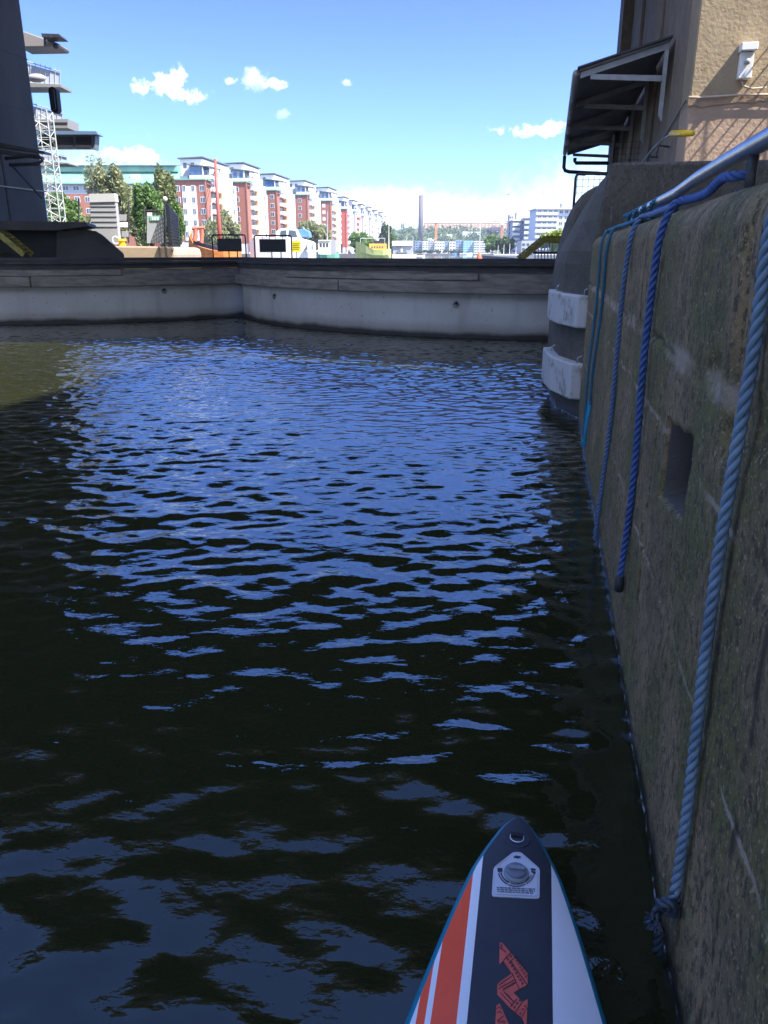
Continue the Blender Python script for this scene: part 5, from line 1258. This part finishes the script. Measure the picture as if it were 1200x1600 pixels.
def hill_leaf():
    m, nt, b = principled('hill_foliage'); N = nt.nodes.new; K = nt.links.new
    tc = N('ShaderNodeTexCoord'); nz = N('ShaderNodeTexNoise'); nz.inputs['Scale'].default_value = .05; nz.inputs['Detail'].default_value = 4; K(tc.outputs['Object'], nz.inputs['Vector'])
    cr = N('ShaderNodeValToRGB'); K(nz.outputs[0], cr.inputs[0]); e = cr.color_ramp.elements; e[0].position = .36; e[0].color = (.045, .09, .05, 1); e[1].position = .64; e[1].color = (.13, .17, .06, 1); x = e.new(.5); x.color = (.08, .14, .045, 1)
    K(cr.outputs[0], b.inputs['Base Color']); b.inputs['Roughness'].default_value = .7; return m
L_hill = hill_leaf()
hill()
# shoreline trees in front of the waterfront
for i, (x, w) in enumerate(((655, 9), (665, 8), (674, 10), (684, 8), (697, 9), (709, 12), (718, 9))):
    tree('shore_tree', ['round shoreline tree below the leftmost blue block', 'shoreline tree below the narrow white block', 'shoreline tree below the grey waterfront block', 'shoreline tree below the wide white block', 'shoreline tree below the blue grey block', 'broad shoreline tree below the bright white narrow block', 'shoreline tree left of the speckled teal block'][i],
         FW-22, x-w/2, x+w/2, 390.5, 398.5, L_dark, 450, 1.0, 40+i, group='trees along the far shore')
# chimney, spires
t = thing('chimney', 'tall slim grey power station chimney rising over the far hill', 'chimney', at(657, 385, 1000))
p = at(657, 385, 1000); zt = at(657, 307, 1000).z; mb = MB(); mb.tube([(p.x, 1000, 8), (p.x, 1000, zt)], [3.2, 2.9], 20); wobj(mb, 'shaft', mat('chimney_concrete', (.13, .11, .13), .8), t, smooth=True)
mb = MB(); mb.tube([(p.x, 1000, zt-.1), (p.x, 1000, zt+1.2)], 2.8, 20); wobj(mb, 'rim', C_greyroof, t)
for x, lab in ((627.5, 'left one of two thin dark spires over the hill'), (630.5, 'right one of two thin dark spires over the hill')):
    p = at(x, 372, 1250); zt = at(x, 340, 1250).z; t = thing('spire', lab, 'spire', p, 0, 'twin spires'); mb = MB(); mb.tube([(p.x, 1250, 20), (p.x, 1250, zt-12), (p.x, 1250, zt)], [1.5, 1.1, .1], 8); wobj(mb, 'needle', C_greyroof, t)
def crane(x, ytop, ybot, Y, m, label, jib, zb=10):
    p = at(x, ybot, Y); zt = at(x, ytop, Y).z; t = thing('tower_crane', label, 'crane', (p.x, Y, zb)); w = Y*.0010
    mb = MB()
    for sx in (-w, w):
        for sy in (-w, w): mb.bar((p.x+sx, Y+sy, zb), (p.x+sx, Y+sy, zt), w*.35, 4)
    n = 16
    for i in range(n):
        z0 = zb+(zt-zb)*i/n; z1 = zb+(zt-zb)*(i+1)/n; mb.bar((p.x-w, Y-w, z0), (p.x+w, Y-w, z1), w*.25, 4); mb.bar((p.x+w, Y-w, z0), (p.x-w, Y-w, z1), w*.25, 4)
    wobj(mb, 'tower', m, t)
    a, b = jib; A = at(x+a, ytop+2, Y); B = at(x+b, ytop+2, Y)
    mb = MB(); mb.bar(A, B, w*.45, 4); mb.bar(A, at(x, ytop-6, Y), w*.2, 4); mb.bar(B, at(x, ytop-6, Y), w*.2, 4); mb.bar(at(x, ytop+2, Y), at(x, ytop-6, Y), w*.4, 4); wobj(mb, 'jib', C_greyroof, t)
    mb = MB(); mb.box(p.x-w*2, p.x+w*2, Y-w*3, Y-w*1.2, zt-4, zt); wobj(mb, 'cab', C_white, t)
crane(681, 342, 372, 900, mat('crane_orange', (.75, .25, .06), .5), 'orange tower crane left of the long brick block', (-5, 3))
crane(783, 344, 380, 700, mat('crane_dark_orange', (.55, .20, .10), .5), 'tower crane with a long flat jib left of the blue glass blocks', (-12, 9))
# glass apartment blocks on the right shore
bg = 'blue glass blocks on the right shore'
C_pale = mat('pale_blue_render', (.50, .56, .64), .6)
def stepped(label, Y, x0, x1, ytop, rows, cols, m, bal=True, depth=16, side_x=None):
    a = at(x0, 399, Y); b = at(x1, 399, Y); top = at(x0, ytop, Y).z; t = thing('glass_block', label, 'building', ((a.x+b.x)/2, Y, .8), 0, bg); l = t.location
    mb = MB(); mb.box(a.x, b.x, Y, Y+depth, .8, top); wobj(mb, 'walls', m, t)
    mb = MB(); mb.box(a.x-.6, b.x+.5, Y-1.2, Y+depth+.4, top+.01, top+.45); wobj(mb, 'roof_slab', C_white, t)
    h = (top-.8)/rows; w = (b.x-a.x)/cols
    for k in range(rows):
        for i in range(cols): window(t, a.x+w*(i+.5)-l.x, -.01, h*k+h*.25, 'S', round(w*.7, 1), round(h*.6, 1), simple=False)
        if bal:
            mb = MB(); mb.box(a.x-.5, a.x+(b.x-a.x)*.55, Y-1.3, Y-.003, .8+h*k, .8+h*k+.22); mb.box(a.x-.5, a.x+(b.x-a.x)*.55, Y-1.3, Y-1.2, .8+h*k+.222, .8+h*k+1.1); wobj(mb, 'balcony', C_pale if k % 2 else C_white, t)
    return t
stepped('tallest glass apartment block, cut off by the right pier', 320, 835, 893, 327, 8, 7, C_pale)
stepped('blue grey glass block left of the tallest one', 345, 818, 834, 341, 7, 3, C_dblue)
stepped('dark blue block of stepped balconies, below the thin tower', 350, 800, 817, 345, 7, 3, C_dblue)
block('thin pale tower left of the blue balcony block', 360, 793, 799, 335, 10, 2, C_grey, name='thin_tower', group=None, depth=5)
block('low dark pavilion with a yellow band in front of the blue blocks', 250, 814, 834, 376, 2, 3, C_greycab, name='pavilion', group=None, depth=8, zb=1.5)
for (x, y0, y1, Y, lab) in ((805.5, 332, 348, 352, 'thin dark chimney pipe above the blue balcony block'), (876, 318, 330, 325, 'short dark chimney pipe on the tallest glass block')):
    p = at(x, y1, Y); zt = at(x, y0, Y).z; t = thing('chimney_pipe', lab, 'chimney', p); mb = MB(); mb.tube([(p.x, Y, p.z-2), (p.x, Y, zt)], .4, 10); wobj(mb, 'pipe', C_greyroof, t)
tree('bare_tree', 'pale bluish bush on the hill left of the crane jib', 900, 762, 782, 354, 372, leaf_mat('leaf_grey', (.20, .20, .22), (.26, .25, .25)), 900, 1.6, 60, base=18)

# ------------------------------------------------------------------ boats
def hull(t, name, m, xs, decks, beams, y0, bottom=-.15, axis='x'):
    # cross-sections along x: deck height and half beam
    rings = []
    for x, d, b in zip(xs, decks, beams):
        rings.append([Vector(v) for v in ((x, y0-b, d), (x, y0-b*.92, d*.45), (x, y0-b*.55, bottom), (x, y0+b*.55, bottom), (x, y0+b*.92, d*.45), (x, y0+b, d))])
    mb = MB(); loft(mb, rings); return wobj(mb, name, m, t)
# wooden sailing boat with the tall red mast
Y = 58; px = lambda x, y=395: at(x, y, Y)
t = thing('sailing_boat', 'orange wooden sailing boat with a tall red mast and high curved bow', 'boat', (px(330).x, Y, 0))
X = [px(v).x for v in (297, 300, 306, 316, 326, 338, 355, 374)]
hull(t, 'hull', C_hull, X, [px(0, 368).z, px(0, 371).z, px(0, 381).z, px(0, 385).z, px(0, 388).z, px(0, 391).z, px(0, 393).z, px(0, 392).z], [.05, .3, .6, .95, 1.25, 1.45, 1.4, .9], Y)
mb = MB(); mb.tube([px(296, 395), px(297, 378), px(299, 367), px(300, 361)], [.10, .10, .08, .05], 8); wobj(mb, 'bow_post', C_hull, t, smooth=True)
for s_ in (-1, 1):
    mb = MB(); vs = []
    for x, z, b in zip(X[2:], (376, 378.5, 381, 384, 387, 387), (.6, .95, 1.25, 1.45, 1.4, .9)): vs += [(x, Y+s_*b, px(0, z).z), (x, Y+s_*b, px(0, z+6).z)]
    mb.add(vs, [(i*2, i*2+1, i*2+3, i*2+2) for i in range(5)]); wobj(mb, 'bulwark', C_dsteel, t)
mb = MB(); mb.tube([px(345, 392), px(342.5, 355), px(336, 248)], [.16, .15, .09], 12); wobj(mb, 'mast', C_mastred, t, smooth=True)
mb = MB(); mb.tube([px(341, 312), px(330, 318), px(331, 345)], .05, 6); wobj(mb, 'spreader', C_white, t)
for (x, y) in ((305, 385), (320, 386), (300, 366)):
    mb = MB(); mb.tube([px(337, 262), px(x, y)], .012, 4); wobj(mb, 'stay', C_dsteel, t)
mb = MB(); mb.tube([px(304, 380), px(306, 358)], .16, 8); mb.tube([px(315, 380), px(316, 358)], .13, 8); mb.tube([px(300, 357), px(320, 356)], .12, 8); wobj(mb, 'windlass_frame', mat('rope_red', (.45, .16, .10), .7), t)
# white motor yacht
Y = 60
t = thing('motor_yacht', 'white motor yacht with rounded cabin and blue canvas hood behind the black panels', 'boat', (at(445, 395, Y).x, Y, 0))
px = lambda x, y=395: at(x, y, Y)
X = [px(v).x for v in (395, 405, 430, 455, 475, 488, 493)]
hull(t, 'hull', C_hullw, X, [px(0, v).z for v in (377, 374, 371, 371, 373, 377, 380)], [1.3, 1.6, 1.8, 1.8, 1.6, 1.0, .5], Y)
mb = MB(); pr = [(432, 374), (434, 362), (440, 358), (452, 356.5), (466, 358.5), (474, 374)]; mb.prism([px(*q) + Vector((0, -.9, 0)) for q in pr], (0, 1.9, 0)); wobj(mb, 'cabin', C_hullw, t, bevel=.06)
mb = MB(); mb.prism([px(*q) + Vector((0, -.95, 0)) for q in [(453, 371), (454, 360), (464, 361), (467, 371)]], (0, 2.0, 0)); mb.prism([px(*q) + Vector((0, -.95, 0)) for q in [(440, 371), (441, 361), (450, 360), (450, 371)]], (0, 2.0, 0)); wobj(mb, 'cabin_window', C_glass, t)
mb = MB(); mb.prism([px(*q) + Vector((0, -.85, 0)) for q in [(468, 371), (467, 359), (476, 357.5), (484, 362), (486, 371)]], (0, 1.8, 0)); wobj(mb, 'canvas_hood', C_canvas, t, bevel=.05)
for x in (482, 487, 490): mb = MB(); mb.prism([px(*q) + Vector((0, -1.85, 0)) for q in [(x, 383), (x+1.5, 383), (x+1.5, 391), (x, 391)]], (0, .5, 0)); wobj(mb, 'porthole', C_glass, t)
# little workboats / masts
Y = 95; px = lambda x, y=395: at(x, y, Y)
t = thing('fishing_boat', 'old cream and green wooden boat with a small wheelhouse right of the motor yacht', 'boat', (px(512).x, Y, 0))
hull(t, 'hull', mat('green_hull', (.12, .30, .22), .5), [px(v).x for v in (496, 501, 512, 524, 530)], [px(0, v).z for v in (396, 397.5, 398, 397, 394)], [.6, 1.2, 1.4, 1.1, .3], Y)
mb = MB(); mb.box(px(498).x, px(516).x, Y-.9, Y+.9, px(0, 398).z, px(0, 377).z); wobj(mb, 'wheelhouse', C_cream, t, bevel=.05)
mb = MB(); mb.box(px(499).x, px(517).x, Y-1.0, Y+1.0, px(0, 376.9).z, px(0, 375).z); wobj(mb, 'roof', C_white, t)
for x in (501, 506, 511): mb = MB(); mb.box(px(x).x, px(x+3).x, Y-.93, Y-.895, px(0, 386).z, px(0, 380).z); wobj(mb, 'window', C_glass, t)
mb = MB(); mb.tube([px(511.5, 395), px(511.5, 330)], [.08, .05], 6); wobj(mb, 'mast', C_lgrey, t)
t = thing('deck_house', 'dark and white mooring kiosk between the fishing boat and the red window block', 'hut', (px(530).x, 110, 0))
Y = 110; mb = MB(); mb.box(px(524).x*1.16, px(535).x*1.16, Y, Y+2, 0, at(0, 375, Y).z); wobj(mb, 'walls', C_lgrey, t)
mb = MB(); mb.box(at(526, 0, Y).x, at(529, 0, Y).x, Y-.02, Y-.001, 1.6, at(0, 381, Y).z); wobj(mb, 'door', C_dsteel, t)
# yellow-green ship
Y = 215; px = lambda x, y=395: at(x, y, Y)
t = thing('ship', 'yellow green steel ship with an ochre wheelhouse, moored before the far shore', 'ship', (px(585).x, Y, 0))
hull(t, 'hull', C_shiph, [px(v).x for v in (556, 562, 572, 584, 598, 606, 611)], [px(0, v).z for v in (377, 378.5, 384, 390, 391, 389, 389)], [.3, 1.3, 2.2, 2.6, 2.6, 2.2, 1.4], Y, bottom=-.3)
mb = MB(); mb.box(px(577).x, px(604).x, Y-1.8, Y+1.8, px(0, 397).z, px(0, 381).z); wobj(mb, 'cabin', C_shipc, t, bevel=.1)
mb = MB(); mb.box(px(584).x, px(600).x, Y-1.5, Y+1.5, px(0, 380.9).z, px(0, 376).z); wobj(mb, 'wheelhouse', C_black, t)
for x in (580, 584, 588, 592, 596): mb = MB(); mb.box(px(x+.4).x, px(x+2.6).x, Y-1.84, Y-1.795, px(0, 388).z, px(0, 385).z); wobj(mb, 'window', C_glass, t)
mb = MB(); mb.bar(px(563, 372.5), px(602, 372.5), .10, 5); mb.bar(px(563, 372.5), px(563, 379), .10, 5); mb.bar(px(601, 372.5), px(601, 381), .10, 5); wobj(mb, 'rail_frame', C_lgrey, t)
mb = MB(); mb.tube([px(607.5, 392), px(607.5, 352)], [.16, .08], 6); wobj(mb, 'mast', C_cream, t)
# grey boathouse
Y = 240; px = lambda x, y=395: at(x, y, Y)
t = thing('boathouse', 'grey gabled floating boathouse with a porch, right of the yellow green ship', 'building', (px(630).x, Y, 0))
mb = MB(); mb.box(px(614).x, px(644).x, Y, Y+8, 0, px(0, 384).z); wobj(mb, 'walls', C_grey, t)
mb = MB(); mb.prism([(px(613).x, Y-.5, px(0, 384).z+.01), (px(613).x, Y+4, px(0, 376).z), (px(613).x, Y+8.5, px(0, 384).z+.01)], (px(645).x-px(613).x, 0, 0)); wobj(mb, 'roof', mat('lilac_roof', (.36, .35, .40), .6), t)
mb = MB(); mb.prism([(px(621).x, Y-2, px(0, 396).z), (px(621).x, Y-2, px(0, 392).z), (px(628).x, Y-2, px(0, 385).z), (px(636).x, Y-2, px(0, 394).z), (px(636).x, Y-2, px(0, 396).z)], (0, 1.99, 0)); wobj(mb, 'porch', C_greyroof, t)
mb = MB(); mb.box(px(626).x, px(629).x, Y-2.1, Y-2.001, px(0, 394).z, px(0, 389).z); wobj(mb, 'porch_window', C_white, t)
mb = MB(); mb.box(px(613).x, px(650).x, Y-3, Y-2.2, -.1, px(0, 397.2).z); wobj(mb, 'pontoon', C_cream, t)
# sail boats and little boats
def sailboat(x, Y, ytop, L_, label, m, hz=.8, group='small boats on the far water'):
    p = at(x, 395, Y); t = thing('sail_boat', label, 'boat', (p.x, Y, 0), 0, group)
    hull(t, 'hull', m, [p.x-L_/2, p.x-L_*.35, p.x, p.x+L_*.35, p.x+L_/2], [hz*1.1, hz, hz*.9, hz, hz*1.3], [L_*.10, L_*.15, L_*.16, L_*.10, .05], Y)
    mb = MB(); mb.tube([(p.x, Y, hz*.5), (p.x, Y, at(x, ytop, Y).z)], [.12, .07], 6); wobj(mb, 'mast', C_white, t)
    mb = MB(); mb.box(p.x-L_*.2, p.x+L_*.15, Y-L_*.08, Y+L_*.08, hz*.9, hz*1.5); wobj(mb, 'cabin', C_hullw, t, bevel=.05)
sailboat(645, 300, 369, 9, 'white sailing boat with a bare mast right of the boathouse', C_hullw)
sailboat(635, 320, 371, 8, 'sailing boat whose mast stands behind the boathouse roof', C_hullw)
sailboat(778, 300, 383, 8, 'blue hulled boat, leftmost in the right hand marina', C_canvas)
sailboat(787, 290, 382, 8, 'white boat in the middle of the right hand marina', C_hullw)
sailboat(796, 280, 380, 8, 'grey boat under the thin pale tower in the marina', C_grey)
sailboat(806, 275, 384, 8, 'white boat nearest the yellow stair in the marina', C_hullw)
for i, (x, L_, m, lab) in enumerate(((658, 10, C_hullw, 'white'), (674, 9, C_hullw, 'white'), (690, 12, C_hullw, 'white'), (706, 9, C_canvas, 'blue'), (728, 12, C_hullw, 'white'))):
    p = at(x, 398, 760); t = thing('small_boat', lab + ' speck of a boat on the far water, ' + ('leftmost', 'second from left', 'in the middle', 'the only blue one', 'rightmost')[i], 'boat', (p.x, 760, 0), 0, 'specks of boats by the far shore')
    hull(t, 'hull', m, [p.x-L_/2, p.x, p.x+L_/2], [1.6, 1.4, 2.0], [1.4, 1.6, .1], 760)
# flag pole with red buoy
t = thing('flag_pole', 'thin white pole standing out of the water before the white framed office', 'pole', (at(749, 395, 180).x, 180, 0)); p = t.location
mb = MB(); mb.tube([(p.x, 180, 0), (p.x, 180, at(749, 342, 180).z)], [.10, .05], 6); wobj(mb, 'pole', C_white, t)
t = thing('buoy', 'orange red buoy at the foot of the thin white pole', 'buoy', (at(749, 398, 120).x, 120, 0)); p = t.location
mb = MB(); mb.tube([(p.x, 120, -.2), (p.x, 120, .7), (p.x, 120, 1.3), (p.x, 120, 1.75)], [.45, .5, .30, .08], 12); wobj(mb, 'float', mat('buoy_red', (.80, .12, .05), .5), t, smooth=True)
# gulls
def gull(x, y, Y, s, bank, label):
    p = at(x, y, Y); t = thing('gull', label, 'bird', p, 0, 'gulls over the far water')
    mb = MB(); mb.sphere((0, 0, 0), .11*s, (2.3, .9, .8)); mb.sphere((.26*s, 0, .03*s), .06*s); mb.prism([(-.22*s, -.04*s, 0), (-.40*s, -.07*s, .01), (-.40*s, .07*s, .01), (-.22*s, .04*s, 0)], (0, 0, .015*s))
    for sd in (-1, 1):
        z1 = .16*s + bank*sd*.12*s; z2 = .05*s + bank*sd*.35*s
        mb.prism([(.10*s, sd*.06*s, .03), (.08*s, sd*.38*s, z1), (-.10*s, sd*.80*s, z2), (-.10*s, sd*.36*s, z1), (-.10*s, sd*.06*s, .03)], (0, 0, .012*s))
    o = mb.obj('body', mat('gull_grey', (.35, .36, .38), .7), t); o.rotation_euler = (0, 0, R(55))
gull(793.5, 304, 70, .62, .6, 'nearest and highest gull, banking')
gull(784, 330, 90, .55, -.5, 'right one of the two lower gulls')
gull(776, 329.5, 100, .40, .3, 'left one of the two lower gulls, smallest')

# ------------------------------------------------------------------ haze
def haze():
    m = bpy.data.materials.new('haze_air'); m.use_nodes = True; nt = m.node_tree; nt.nodes.clear()
    out = nt.nodes.new('ShaderNodeOutputMaterial'); v = nt.nodes.new('ShaderNodeVolumePrincipled')
    v.inputs['Color'].default_value = (.80, .88, 1.0, 1); v.inputs['Density'].default_value = .00022; v.inputs['Anisotropy'].default_value = .3
    nt.links.new(v.outputs[0], out.inputs['Volume'])
    mb = MB(); mb.box(-1200, 1300, -200, 1700, -5, 95); o = mb.obj('haze', m); tag(o, 'thin pale haze over the harbour', 'haze', kind='stuff')
haze()
